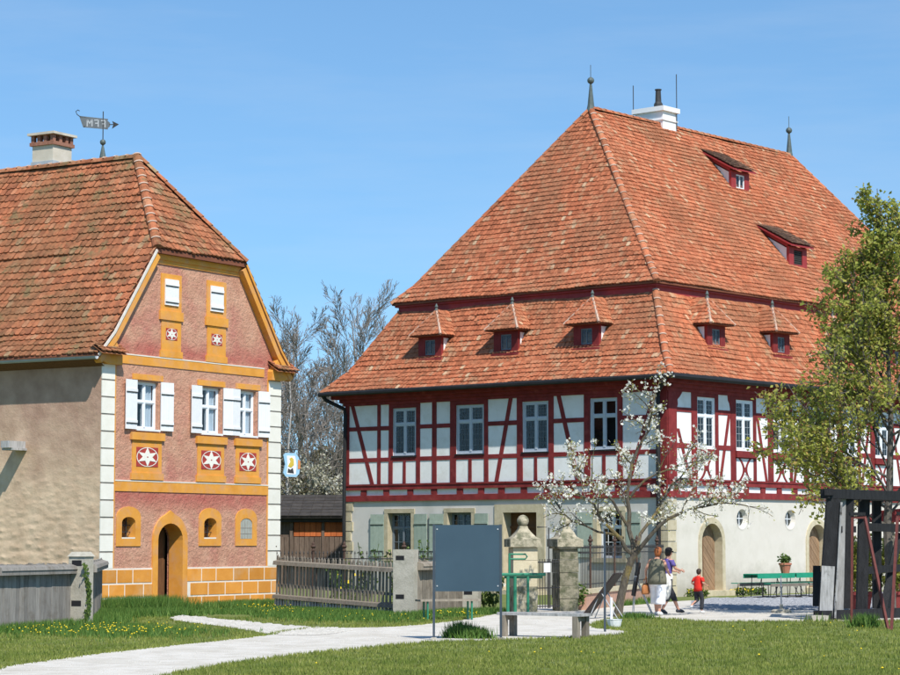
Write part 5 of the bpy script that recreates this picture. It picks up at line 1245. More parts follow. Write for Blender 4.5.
tb_('rail', (9.02, 53.9, 2.10), (9.5, 54.2, 2.10), .15, .12, 'char_wood', (0, 0, 1)); tb_('rail', (9.9, 55.1, 2.16), (11.6, 56.6, 2.12), .19, .14, 'char_wood', (0, 0, 1)); tb_('rail', (9.8, 55.0, 1.12), (11.4, 56.5, 1.20), .17, .14, 'char_wood', (0, 0, 1))
tb_('brace', (10.40, 55.6, .2), (10.95, 56.2, 2.0), .16, .14, 'char_wood'); tb_('sill', (8.45, 53.2, .12), (11.5, 56.0, .12), .22, .26, 'char_wood', (0, 0, 1))
tb_('pad_stone', (8.2, 53.0, .05), (8.62, 53.1, .05), .16, .32, 'concrete', (0, 0, 1)); tb_('plank', (8.60, 54.3, .3), (8.62, 54.3, 1.25), .18, .05, 'char_wood')
def a_trestle(loc, rz, label, extra=False):
    T = empty('red_trestle', loc, rz); tag(T, label, 'trestle', 'red steel trestles')
    MB().beam((-.17, 0, 0.02), (-.12, 0, 2.33), .05, .05).build('leg', 'oxide_red', T); MB().beam((.46, -.75, 0.0), (.15, 0, 2.33), .055, .055).build('leg', 'oxide_red', T)
    MB().beam((-.15, 0, 2.33), (.18, 0, 2.33), .055, .055, (0, 0, 1)).build('top_bar', 'oxide_red', T)
    MB().beam((-.17, 0, 2.40), (.16, .02, 2.40), .07, .12, (0, 0, 1)).build('top_block', 'char_wood', T)
    if extra: MB().beam((-.1, .1, .35), (.06, .12, .95), .16, .05).build('side_plate', 'oxide_red', T)
    return T
a_trestle((8.66, 49.0, 0), 0, 'red steel trestle with splayed leg before the charred timber frame')
T2 = a_trestle((9.52, 48.3, 0), 0, 'second red steel trestle cut by the right picture edge', True); T2.scale = (-1, 1, 1)
RH = empty('red_hood', (10.9, 58.4, 2.3)); tag(RH, 'small red tin hood behind the charred timber frame', 'hood')
MB().hexa([(-.5, -.3, 0), (.5, -.3, 0), (.5, .3, 0), (-.5, .3, 0), (-.1, -.25, .28), (.5, -.25, .34), (.5, .25, .34), (-.1, .25, .28)]).build('roof', 'red_trim', RH); MB().beam((.3, 0, -2.3), (.3, 0, 0), .08, .08).build('post', 'grey_wood', RH)
for i, (x, y, lab, mm) in enumerate(((10.45, 58.9, 'bushy green shrub in red pot seen through the charred timber frame', 'terracotta_red'), (11.45, 59.3, 'leafy shrub in wide red tub near the right edge behind the frame', 'terracotta_red'))):
    P = empty('potted_shrub', (x, y, 0)); tag(P, lab, 'shrub', 'potted shrubs behind the timber frame')
    MB().lathe([(.22, 0), (.30, .45), (.34, .46), (.34, .54), (.28, .54)], 14).build('pot', mm, P); leaf_ball('foliage', P, (0, 0, 1.25), (.62, .6, .75), 1500, .085, 'leaf_young', 5 + i)
    MB().tube([(0, 0, .4), (.02, 0, 1.2)], .035, 6).build('stem', 'bark_dark', P)

# ------------------------------------------------------------------ trees
def grow(mb, p, d, L_, r, lev, rnd, cfg, pts):
    p = Vector(p); d = Vector(d).normalized(); n = cfg['segs'][lev]; path = [p.copy()]; dirs = [d.copy()]
    for i in range(n):
        w = cfg['wob'][lev]
        d = (d + Vector((rnd.gauss(0, w), rnd.gauss(0, w), rnd.gauss(0, w) + cfg['trop'][lev]))).normalized()
        p = p + d * (L_ / n); path.append(p.copy()); dirs.append(d.copy())
    rr = [max(cfg['rmin'], r * (1 - (1 - cfg['taper']) * i / n)) for i in range(n + 1)]
    mb.tube(path, rr, cfg['sides'][lev], cap=False)
    if lev >= cfg['leaf_from']: pts += [(q, lev) for q in path[1:]]
    if lev < cfg['max']:
        k = cfg['n'][lev]
        for c in range(k):
            t = cfg['t0'][lev] + (1 - cfg['t0'][lev]) * (c + rnd.random()) / k; i = min(n, max(0, int(t * n)))
            ax = dirs[i].cross(Vector((rnd.uniform(-1, 1), rnd.uniform(-1, 1), rnd.uniform(-1, 1)))).normalized()
            nd = (Matrix.Rotation(R(cfg['ang'][lev] * rnd.uniform(.7, 1.25)), 3, ax) @ dirs[i])
            grow(mb, path[i], nd, L_ * cfg['ls'][lev] * rnd.uniform(.7, 1.2) * (1.15 - .5 * t), rr[i] * cfg['rs'], lev + 1, rnd, cfg, pts)
def flower(mb, p, s, rnd):
    n = Vector((rnd.uniform(-1, 1), rnd.uniform(-1.2, .6), rnd.uniform(-.4, 1))).normalized(); a = n.orthogonal().normalized(); b = n.cross(a); t0 = rnd.uniform(0, 6.28)
    vs = [p]; fs = []
    for k in range(5):
        t = t0 + k * 2 * PI / 5; e = (a * math.cos(t) + b * math.sin(t)); e1 = (a * math.cos(t - .5) + b * math.sin(t - .5)); e2 = (a * math.cos(t + .5) + b * math.sin(t + .5))
        j = len(vs); vs += [p + e1 * s * .7 + n * s * .2, p + e * s + n * s * .35, p + e2 * s * .7 + n * s * .2]; fs.append((0, j, j + 1, j + 2))
    mb.add(vs, fs)
# blossoming fruit tree with hand-laid limbs
rnd = random.Random(31)
BT = empty('blossom_tree', (4.08, 55.8, 0)); tag(BT, 'small fruit tree in sparse white blossom with mossy leaning trunk beside the women', 'tree')
tr = MB(); O = Vector((4.08, 55.8, 0)); pts = []
trunk = [(0, 0, -.1), (-.02, 0, .12), (.05, .02, .5), (.17, .03, 1.0), (.30, 0, 1.35), (.40, -.02, 1.55)]
tr.tube(trunk, [.18, .115, .098, .090, .086, .08], 10)
limbs = [[(.36, 0, 1.5), (.05, -.2, 1.85), (-.35, -.35, 2.25), (-.62, -.5, 2.7), (-1.0, -.6, 2.95)],
         [(.36, 0, 1.5), (.25, .15, 2.1), (.22, .2, 2.9), (.35, .3, 3.7), (.75, .2, 4.5), (.90, .2, 5.3)],
         [(.40, 0, 1.5), (.70, -.2, 1.9), (1.15, -.3, 2.35), (1.75, -.35, 2.62), (2.35, -.3, 2.72), (2.75, -.2, 2.72)],
         [(.38, 0, 1.5), (.55, .35, 2.0), (.95, .6, 2.5), (1.35, .7, 3.2), (1.75, .8, 3.6)],
         [(.22, .15, 2.2), (-.15, -.1, 2.8), (-.65, -.1, 3.3), (-1.15, 0, 3.75)],
         [(.24, .2, 2.8), (.65, .1, 3.3), (1.2, 0, 3.55), (1.9, .1, 3.75)],
         [(.1, -.15, 1.9), (-.5, .25, 2.05), (-1.1, .35, 2.3), (-1.4, .3, 2.6)]]
cfg = dict(segs=[5, 4, 3], wob=[.16, .2, .25], trop=[.05, .05, .03], sides=[5, 4, 3], taper=.35, rmin=.007, leaf_from=1, max=2, n=[5, 4, 0], t0=[.2, .15, 0], ang=[48, 50, 0], ls=[.5, .55, 0], rs=.6)
for i, lb in enumerate(limbs):
    n = len(lb); r0 = (.052, .062, .054, .046, .036, .032, .030)[i]
    lb = [Vector(q) for q in lb]; dense = []
    for a, b in zip(lb, lb[1:]): dense += [a, (a + b) / 2 + Vector((rnd.uniform(-.05, .05), 0, rnd.uniform(-.05, .05)))]
    dense.append(lb[-1]); k = len(dense)
    tr.tube(dense, [r0 * (1 - .8 * j / (k - 1)) + .006 for j in range(k)], 7)
    for j in range(3, k):
        for _ in range(2 if j > 4 else 1):
            d = (dense[j] - dense[j - 1]).normalized(); ax = d.cross(Vector((rnd.uniform(-1, 1), rnd.uniform(-1, 1), rnd.uniform(-1, 1)))).normalized()
            nd = Matrix.Rotation(R(rnd.uniform(35, 70)), 3, ax) @ d + Vector((0, 0, .25))
            grow(tr, dense[j], nd, rnd.uniform(.45, 1.0), .018, 1, rnd, cfg, pts)
    pts += [(q, 1) for q in dense[4:]]
tr.build('trunk', 'bark', BT)
fl = MB()
for q, lev in pts:
    if rnd.random() < .30: continue
    for _ in range(rnd.choice((1, 2, 4, 5, 6))):
        flower(fl, q + Vector((rnd.gauss(0, .05), rnd.gauss(0, .05), rnd.gauss(0, .045) + .02)), rnd.uniform(.026, .046), rnd)
tag(fl.build('blossom', 'petal_white', BT), kind='stuff')
lf = MB()
for q, lev in pts:
    for _ in range(2): leaf(lf, q + Vector((rnd.gauss(0, .04), rnd.gauss(0, .04), rnd.gauss(0, .04))), .032, rnd)
tag(lf.build('young_leaves', 'leaf_young', BT), kind='stuff')
# leafy young tree at the right edge
rnd = random.Random(77)
RT = empty('leafy_tree', (10.95, 57.6, 0)); tag(RT, 'tall tree with young yellow-green leaves rising behind the charred timber frame', 'tree')
tr = MB(); pts = []
tr.tube([(0, 0, -.1), (.02, 0, 1.0), (-.03, .05, 2.2), (.05, .05, 3.2), (.1, 0, 5.0), (.05, .05, 7.0), (-.1, 0, 9.0), (-.15, 0, 10.7)], [.16, .125, .105, .09, .065, .045, .025, .010], 8)
cfg = dict(segs=[8, 5, 4, 3], wob=[.10, .16, .2, .2], trop=[.10, .06, .04, .02], sides=[5, 4, 3, 3], taper=.3, rmin=.008, leaf_from=1, max=3, n=[8, 5, 3, 0], t0=[.18, .15, .1, 0], ang=[42, 45, 45, 0], ls=[.46, .5, .5, 0], rs=.58)
mains = [(-1, -.2, .28, 3.4, 2.2), (-.9, .5, .55, 3.5, 2.6), (-.75, -.6, .75, 3.6, 2.9), (.8, .3, .6, 3.6, 2.5), (.6, -.6, .8, 3.6, 2.8), (-.55, .3, 1.1, 4.0, 3.6), (.5, .5, 1.1, 3.6, 3.8), (-.5, -.4, 1.2, 3.6, 4.6), (-.75, .1, .75, 3.3, 4.2), (.4, 0, 1.3, 3.4, 5.0), (-.4, .4, 1.2, 3.0, 5.6), (-.95, -.1, .18, 3.5, 2.75), (.9, -.2, .5, 3.0, 4.4), (-.3, -.2, 1.3, 2.8, 6.4), (-.7, .3, .9, 2.4, 5.4), (-1, .05, .40, 3.3, 3.4), (-.85, -.35, .60, 3.1, 4.8), (-.6, .2, 1.0, 2.6, 6.0), (-.9, -.45, .12, 3.0, 2.9), (-.35, .1, 1.4, 2.4, 7.2), (.3, -.2, 1.3, 2.6, 7.4), (-.15, .2, 1.5, 2.0, 8.4), (-.5, -.2, 1.0, 2.2, 7.0)]
for x, y, z, L_, z0 in mains: grow(tr, (.03, .03, z0), (x, y, z), L_ * 1.06, .036, 0, rnd, cfg, pts)
tr.build('trunk', 'bark_dark', RT)
lf = MB()
for q, lev in pts:
    if q.z < 2.2: continue
    for _ in range(rnd.choice((0, 1, 1, 2)) if lev == 1 else rnd.choice((1, 1, 2, 2, 3))):
        leaf(lf, q + Vector((rnd.gauss(0, .07), rnd.gauss(0, .07), rnd.gauss(0, .09))), rnd.uniform(.05, .10), rnd, 1.5)
tag(lf.build('leaves', 'leaf_young', RT), kind='stuff')
# bare trees far behind
def bare_tree(loc, h, spread, seed, label, mat, trunk_r, cfgx, name='bare_tree'):
    rnd = random.Random(seed); T = empty(name, loc); tag(T, label, 'tree', 'bare trees behind the shed')
    m = MB(); pts = []
    tr = [(0, 0, -.1), (rnd.uniform(-.2, .2), 0, h * .25), (rnd.uniform(-.3, .3), 0, h * .5), (rnd.uniform(-.3, .3), 0, h * .75), (rnd.uniform(-.3, .3), 0, h)]
    m.tube(tr, [trunk_r, trunk_r * .75, trunk_r * .5, trunk_r * .28, .02], 7); m.build('trunk', mat, T)
    c = MB(); n = cfgx['limbs']
    for i in range(n):
        t = cfgx['from'] + (.96 - cfgx['from']) * i / n; a = i * 2.4 + rnd.uniform(-.4, .4)
        k = t * 4; j = min(3, int(k)); p = Vector(tr[j]).lerp(Vector(tr[j + 1]), k - j)
        grow(c, p, (math.cos(a) * spread, math.sin(a) * spread, 1.0), h * (.52 - .32 * t) * rnd.uniform(.85, 1.2), trunk_r * .42 * (1.1 - t), 0, rnd, cfgx, pts)
    tag(c.build('crown', cfgx.get('twig', mat), T), kind='stuff')
    return pts
bc = dict(segs=[7, 5, 4, 3], wob=[.05, .07, .08, .1], trop=[.07, .06, .05, .04], sides=[4, 3, 3, 3], taper=.3, rmin=.011, leaf_from=3, max=3, n=[8, 6, 3, 0], t0=[.2, .2, .15, 0], ang=[26, 27, 30, 0], ls=[.5, .55, .6, 0], rs=.5, limbs=14)
bc['from'] = .22
bare_tree((-5.0, 120, 0), 13.3, .65, 1, 'tallest bare grey tree in the gap between the two houses', 'bark_grey', .26, bc)
bare_tree((-8.2, 124, 0), 12.9, .7, 2, 'bare grey tree rising just right of the painted gable', 'bark_grey', .22, bc)
bare_tree((-2.9, 127, 0), 12.8, .65, 3, 'bare grey tree partly behind the big roof', 'bark_grey', .22, bc)
bare_tree((-10.4, 131, 0), 12.2, .55, 5, 'bare grey tree mostly hidden by the painted house gable', 'bark_grey', .2, bc)
bare_tree((-7.0, 112, 0), 9.5, .75, 6, 'low bushy bare tree below the tallest one', 'bark_grey', .15, bc)
b2 = dict(bc); b2.update(twig='bark_grey', n=[6, 5, 3, 0], ang=[40, 42, 45, 0], limbs=10, rmin=.012, trop=[.0, -.03, -.05, -.05]); b2['from'] = .3
bare_tree((-6.85, 100, 0), 10.0, .9, 4, 'slender pale birch close behind the shed', 'bark_birch', .11, b2, 'birch_tree')
# flowering bush and mixed shrubs behind the shed
def bush(loc, rad, n, size, mat, seed, label, name='flowering_bush', stems=9):
    B = empty(name, loc); tag(B, label, 'bush'); rnd = random.Random(seed); m = MB(); pts = []
    c = dict(segs=[6, 4, 3], wob=[.14, .2, .2], trop=[.05, .03, .0], sides=[4, 3, 3], taper=.3, rmin=.012, leaf_from=0, max=2, n=[7, 5, 0], t0=[.2, .1, 0], ang=[38, 42, 0], ls=[.45, .45, 0], rs=.6)
    for i in range(stems):
        a = i * 2.4; grow(m, (rnd.uniform(-.3, .3), rnd.uniform(-.3, .3), 0), (math.cos(a) * rad[0] / rad[2], math.sin(a) * rad[1] / rad[2], 1.1), rad[2] * rnd.uniform(.8, 1.15), .05, 0, rnd, c, pts)
    m.build('stems', 'bark_grey', B); l = MB()
    for _ in range(n):
        q, lev = rnd.choice(pts); leaf(l, q + Vector((rnd.gauss(0, .12), rnd.gauss(0, .12), rnd.gauss(0, .12))), size * rnd.uniform(.6, 1.3), rnd, 1.2)
    tag(l.build('foliage', mat, B), kind='stuff')
bush((-4.75, 98, 0), (1.9, 1.6, 5.2), 9000, .095, 'blossom_far', 3, 'pale blossoming bush behind the dark shed roof')
bush((-7.2, 102, 0), (1.7, 1.5, 5.0), 8000, .10, 'bud_olive', 4, 'olive brown budding shrub left of the blossoming bush', 'budding_shrub')
bush((-9.8, 103, 0), (2.0, 1.6, 4.6), 4200, .09, 'bud_olive', 6, 'olive budding shrub hidden behind the painted house corner', 'budding_shrub')
hd = MB(); rnd = random.Random(14)
for _ in range(34000):
    x = rnd.uniform(-18, 2); zz = 7.4 + 1.2 * math.sin(x * .9) + .7 * math.sin(x * 2.3 + 1); leaf(hd, Vector((x, 138 + rnd.uniform(-2, 2), zz * (rnd.random() ** .8))), rnd.uniform(.16, .36), rnd, 1.2)
tag(hd.build('far_thicket', 'bud_olive'), 'far brown-olive thicket closing the gap between the houses', 'thicket', kind='stuff')
# ------------------------------------------------------------------ shed in the gap
SH = empty('shed', (-6.2, 92, 0)); tag(SH, 'low dark-roofed wooden shed with orange boards between the two houses', 'shed')
MB().box(-3.4, 3.0, .06, 3.0, 0, 2.62).build('wall', 'shed_wood', SH)
rnd = random.Random(6); x = -3.4
while x < 2.9: bx('plank', 'shed_wood', SH, x, x + .185, .0 + rnd.uniform(0, .012), .06, .02, 1.98); x += .2
x = -.05
for x0, x1 in ((-.02, 1.08), (1.20, 2.4)):
    n = 5; w = (x1 - x0) / n
    for k in range(n): bx('orange_board', 'shed_orange', SH, x0 + k * w, x0 + (k + 1) * w - .012, -.012 - .003 * (k % 2), .058, 2.0, 2.55)
for x in (-2.4, -1.2, -.12, 1.14, 2.5): bx('post', 'shed_wood', SH, x - .06, x + .06, -.06, .05, 0, 2.6)
bx('eave_beam', 'louvre_dark', SH, -3.5, 3.1, -.20, .05, 2.56, 2.76)
r = MB(); r.hexa([(-3.6, -.45, 2.72), (3.2, -.45, 2.72), (3.2, 3.4, 3.62), (-3.6, 3.4, 3.62), (-3.6, -.45, 2.80), (3.2, -.45, 2.80), (3.2, 3.4, 3.70), (-3.6, 3.4, 3.70)]); RO = r.build('roof', 'shed_roof', SH)
for k in range(16):
    for j in range(7): MB().hexa([(-3.6 + k * .425, -.5 + j * .55, 2.80 + j * .1286), (-3.6 + k * .425 + .41, -.5 + j * .55, 2.80 + j * .1286), (-3.6 + k * .425 + .41, .08 + j * .55, 2.925 + j * .1286), (-3.6 + k * .425, .08 + j * .55, 2.925 + j * .1286), (-3.6 + k * .425, -.5 + j * .55, 2.83 + j * .1286), (-3.6 + k * .425 + .41, -.5 + j * .55, 2.83 + j * .1286), (-3.6 + k * .425 + .41, .08 + j * .55, 2.94 + j * .1286), (-3.6 + k * .425, .08 + j * .55, 2.94 + j * .1286)]).build('roof_sheet', 'shed_roof', RO)
# ------------------------------------------------------------------ garden plants between fence and house
def garden_plant(loc, h, n, seed, label, flowers=None):
    P = empty('garden_plant', loc); tag(P, label, 'plant', 'plants in the front garden'); rnd = random.Random(seed); m = MB(); l = MB(); f = MB()
    for i in range(n):
        a = rnd.uniform(0, 6.28); top = Vector((math.cos(a) * .3, math.sin(a) * .3, h * rnd.uniform(.6, 1.1))); m.tube([(0, 0, 0), top * .5 + Vector((0, 0, h * .1)), top], .008, 3)
        for k in range(14):
            t = rnd.uniform(.25, 1); leaf(l, top * t + Vector((rnd.gauss(0, .05), rnd.gauss(0, .05), 0)), rnd.uniform(.05, .10), rnd)
        if flowers: flower(f, top, .06, rnd)
    m.build('stems', 'leaf_green', P); l.build('leaves', 'leaf_green', P)
    if flowers: f.build('flowers', flowers, P)
for i, (x, y, h, lab, fl_) in enumerate(((-2.3, 64.9, 1.7, 'tall leafy plant before the leftmost shuttered window', None), (-1.5, 64.8, 1.55, 'leafy plant right of the leftmost ground-floor window', None), (-.6, 64.9, 1.75, 'light green shrubby plant beside the stone post top', None), (-3.2, 65.2, 1.2, 'low leafy plant behind the middle of the picket fence', None), (.9, 60.6, .9, 'yellow flowering plant left of the broken pier', 'yellow_flower'), (1.15, 60.2, 1.0, 'white flowering plant at the foot of the broken pier', 'petal_white'), (3.3, 60.9, .8, 'small leafy plant under the right gate pier', None), (-2.7, 62.4, .9, 'low plant close behind the pickets', 'yellow_flower'))):
    garden_plant((x, y, 0), h, 9, 40 + i, lab, fl_)
for i, (v, lab) in enumerate(((1.2, 'small yellow tuft at the foot of the house wall left of the arched door'), (3.75, 'low yellow flowering tuft right of the arched door'), (4.75, 'dark green low plant at the wall below the first round window'))):
    P = empty('wall_plant', (7.076 + .6485 * v + .7612 * .35, 75 + .7612 * v - .6485 * .35, 0)); tag(P, lab, 'plant', 'plants along the wall foot')
    leaf_ball('leaves', P, (0, 0, .12), (.45 if i < 2 else .3, .25, .14), 260, .06, 'leaf_green', 60 + i)
    if i < 2: leaf_ball('flowers', P, (0, 0, .2), (.4, .2, .06), 60, .035, 'yellow_flower', 70 + i)
# ------------------------------------------------------------------ grass, dandelions
DOORP2 = smooth_poly(DOORP, 1, 0.0)
def blade(mb, x, y, h, w, rnd, lean):
    a = rnd.uniform(0, 6.28); dx, dy = math.cos(a) * w, math.sin(a) * w; l = rnd.uniform(.2, 1) * lean; b = rnd.uniform(0, 6.28)
    mb.add([(x - dx, y - dy, 0), (x + dx, y + dy, 0), (x + math.cos(b) * l, y + math.sin(b) * l, h)], [(0, 1, 2)])
lawn = MB(); rnd = random.Random(99); cnt = 0
while cnt < 26000:
    y = 29.5 + 26 * (rnd.random() ** 1.7); x = rnd.uniform(-1, 1) * (y * .205 + .5)
    if inside(x, y, path_poly) or inside(x, y, DOORP2): continue
    if math.sin(x * 2.3 + 1.7 * math.sin(y * 1.1)) * math.sin(y * 1.9 + 1.3 * math.sin(x * .8)) > .86: continue
    k = .75 + .5 * math.sin(x * 1.7 + 2 * math.sin(y * .6)) * math.sin(y * 1.3 + x) 
    for _ in range(6): blade(lawn, x + rnd.gauss(0, .05), y + rnd.gauss(0, .05), rnd.uniform(.02, .055) * (1 + .4 * k), rnd.uniform(.006, .011), rnd, .03)
    cnt += 1
# ragged verges along the gravel
nP = len(path_poly)
for i in range(nP):
    a, b = path_poly[i], path_poly[(i + 1) % nP]
    if a[1] > 57 or b[1] > 57 or a[1] < 29: continue
    for _ in range(int(math.hypot(b[0] - a[0], b[1] - a[1]) * 45)):
        t = rnd.random(); x = a[0] + (b[0] - a[0]) * t + rnd.gauss(0, .05); y = a[1] + (b[1] - a[1]) * t + rnd.gauss(0, .05)
        for _ in range(3): blade(lawn, x + rnd.gauss(0, .03), y + rnd.gauss(0, .03), rnd.uniform(.03, .08), .01, rnd, .04)
tag(lawn.build('lawn_grass', 'grass_blade'), 'short mown grass of the lawn in the foreground', 'grass', kind='stuff')
lush = MB()
def seg_grass(p, q, w, n, h, anyw=False):
    for _ in range(n):
        t = rnd.random(); x = p[0] + (q[0] - p[0]) * t + rnd.gauss(0, w); y = p[1] + (q[1] - p[1]) * t + rnd.gauss(0, w)
        if not anyw and (inside(x, y, path_poly) or inside(x, y, DOORP2)): continue
        for _ in range(5): blade(lush, x + rnd.gauss(0, .05), y + rnd.gauss(0, .05), rnd.uniform(.4, 1.1) * h, .014, rnd, h * .5)
seg_grass((-8.6, 57.2), (-7.0, 58.9), .32, 2000, .46); seg_grass((-8.8, 55.2), (-6.9, 57.2), .5, 1800, .22); seg_grass((-9.4, 45.4), (-7.7, 49.4), .22, 900, .22); seg_grass((-7.7, 50), (-8.5, 56), .3, 1200, .22)
seg_grass((-6.2, 60.8), (-4.8, 63.8), .35, 1500, .26); seg_grass((-5.8, 59), (-3.5, 58), .5, 1500, .14); seg_grass((-4.5, 61.2), (-1.4, 55.6), .25, 2000, .16); seg_grass((-.9, 55.2), (.6, 58.6), .3, 900, .18); seg_grass((.7, 59), (1.6, 58.6), .2, 400, .16)
seg_grass((.05, 43.9), (.62, 43.6), .10, 420, .24, True); seg_grass((.1, 43.9), (.3, 43.85), .08, 200, .33, True); seg_grass((3.7, 55.4), (4.6, 54.9), .25, 700, .16); seg_grass((8.2, 53.0), (11, 55.8), .25, 900, .22); seg_grass((8.7, 48.8), (8.8, 49.2), .12, 160, .32)
seg_grass((-9, 50), (-6, 45), .9, 2400, .12); seg_grass((-3.5, 56.8), (-1.6, 53.0), .7, 1600, .12); seg_grass((3.6, 62), (6.6, 72), .2, 900, .2)
tag(lush.build('tall_grass', 'grass_lush'), 'longer lush grass along the fences and house walls', 'grass', kind='stuff')
dd = MB()
def dandelions(c, w, n, z=.10):
    for _ in range(n):
        x, y = c[0] + rnd.gauss(0, w[0]), c[1] + rnd.gauss(0, w[1])
        if inside(x, y, path_poly) or inside(x, y, DOORP2): continue
        h = z * rnd.uniform(.7, 1.3); r = rnd.uniform(.011, .022); dd.add([(x + r * math.cos(k * PI / 3), y + r * math.sin(k * PI / 3), h) for k in range(6)] + [(x, y, h + r * .8), (x, y, h - r)], [(k, (k + 1) % 6, 6) for k in range(6)] + [((k + 1) % 6, k, 7) for k in range(6)])
dandelions((-7.3, 46.5), (1.0, 1.6), 110, .12); dandelions((-6.4, 45.0), (.6, .9), 60, .12); dandelions((-4.9, 61.0), (.5, 1.0), 70, .14); dandelions((-4, 59), (.8, 1.0), 50); dandelions((.1, 55.5), (.5, 1.2), 50, .12); dandelions((-2, 54), (.8, 1), 25); dandelions((2, 36), (4, 3), 14, .07); dandelions((8.5, 46), (2, 3), 16, .08)
tag(dd.build('dandelions', 'yellow_flower'), 'yellow dandelion heads dotted through the grass', 'flowers', kind='stuff')

pb = MB()
for _ in range(5200):
    y = 30 + 32 * rnd.random() ** 1.3; x = rnd.uniform(-1, 1) * (y * .2 + .4)
    if not inside(x, y, path_poly): continue
    r = rnd.uniform(.010, .024); a = rnd.uniform(0, 6.28)
    pb.add([(x + r * math.cos(a + k * 2 * PI / 5), y + r * math.sin(a + k * 2 * PI / 5), .004) for k in range(5)] + [(x, y, .006 + r * .8)], [(k, (k + 1) % 5, 5) for k in range(5)])
tag(pb.build('loose_gravel', 'cobble'), 'loose pale pebbles scattered on the gravel path', 'gravel', kind='stuff')

# ------------------------------------------------------------------ people
class Skel:
    def __init__(s): s.v = []; s.e = []; s.r = []
    def add(s, p, r, par=None):
        s.v.append(Vector(p)); s.r.append(r if isinstance(r, tuple) else (r, r)); i = len(s.v) - 1
        if par is not None: s.e.append((par, i))
        return i
    def chain(s, par, pts):
        for p, r in pts: par = s.add(p, r, par)
        return par
    def hand(s, wrist, d, side, sc=1.0):
        """palm with five fingers of different length, slightly curled; side = towards the thumb"""
        w = s.v[wrist]; d = Vector(d).normalized(); t = Vector(side); t = (t - d * t.dot(d)).normalized(); n = d.cross(t)
        palm = s.add(w + d * .055 * sc, (.030 * sc, .016 * sc), wrist); kn = s.add(w + d * .085 * sc, (.034 * sc, .013 * sc), palm)
        for k, (o, l) in enumerate(((.030, .062), (.010, .072), (-.010, .066), (-.028, .050))):
            a = s.add(w + (d * .10 + t * o) * sc, .0088 * sc, kn); b = s.add(w + (d * (.10 + l * .55) + t * o * 1.1 + n * .008) * sc, .0082 * sc, a); s.add(w + (d * (.10 + l * .92) + t * o * 1.1 + n * .028) * sc, .007 * sc, b)
        a = s.add(w + (d * .045 + t * .038) * sc, .0105 * sc, palm); b = s.add(w + (d * .075 + t * .058 + n * .008) * sc, .0092 * sc, a); s.add(w + (d * .105 + t * .062 + n * .018) * sc, .008 * sc, b)
    def build(s, name, mat, parent):
        me = bpy.data.meshes.new(name); me.from_pydata([tuple(v) for v in s.v], s.e, []); me.materials.append(M[mat])
        o = put(name, me, parent); md = o.modifiers.new('skin', 'SKIN'); md.use_smooth_shade = True; md.branch_smoothing = .4
        sv = me.skin_vertices[0].data
        for i, r in enumerate(s.r): sv[i].radius = r
        sv[0].use_root = True
        sb = o.modifiers.new('sub', 'SUBSURF'); sb.levels = 1; sb.render_levels = 2
        return o
def tube_cloth(name, mat, parent, chains, n=14):
    m = MB()
    for ch in chains: m.loft(ch, n)
    return m.build(name, mat, parent, True)
def limb(p, q, ra, rb, k=5):
    p = Vector(p); q = Vector(q); return [(tuple(p.lerp(q, i / k)), ra + (rb - ra) * i / k, ra + (rb - ra) * i / k) for i in range(k + 1)]
def person(loc, rz, h, label, J, sc_head=1.0):
    P = empty('person', loc, rz); P.scale = (h / 1.70,) * 3; tag(P, label, 'person')
    s = Skel()
    pel = s.add((0, 0, .95), (.145, .105)); wa = s.add((0, J.get('lean', 0) * .3, 1.10), (.125, .09), pel); chh = s.add((0, J.get('lean', 0) * .7, 1.28), (.15, .10), wa)
    nk = s.add((0, J.get('lean', 0), 1.44), (.055, .055), chh); hx, hy = J.get('head', (0, .02)); ly = J.get('lean', 0)
    jaw = s.add((hx * .6, ly + hy + .01, 1.525), (.058, .066), nk); hd = s.add((hx, ly + hy, 1.60), (.074, .088), jaw); s.add((hx, ly + hy - .01, 1.66), (.056, .066), hd)
    fx, fy = J.get('face', (0, 1))
    s.add((hx + fx * .088, ly + hy + fy * .098, 1.575), (.012, .012), hd)
    for sd_ in (-1, 1): s.add((hx + sd_ * fy * .082, ly + hy - sd_ * fx * .088, 1.58), (.010, .022), hd)
    for side, key in ((-1, 'L'), (1, 'R')):
        hip = s.add((side * .095, 0, .90), (.088, .092), pel); kn, an, toe = J['leg' + key]
        k = s.chain(hip, [(tuple(Vector((side * .095, 0, .90)).lerp(Vector(kn), .5)), .078), (kn, .056), (tuple(Vector(kn).lerp(Vector(an), .35)), .056), (an, .038)])
        s.chain(k, [(tuple(Vector(an).lerp(Vector(toe), .5)), (.04, .03)), (toe, (.036, .022))])
        sh = s.add((side * .17, ly, 1.39), (.055, .055), chh); el, wr = J['arm' + key]
        w = s.chain(sh, [(tuple(Vector((side * .17, ly, 1.39)).lerp(Vector(el), .5)), .045), (el, .037), (tuple(Vector(el).lerp(Vector(wr), .4)), .035), (wr, .025)])
        s.hand(w, Vector(wr) - Vector(el), (-side * .5, .8, .1))
    s.build('body', 'skin', P); P['_h'] = 1
    del P['_h']
    return P, Vector((hx, ly + hy, 1.60)), Vector((fx, fy, 0))
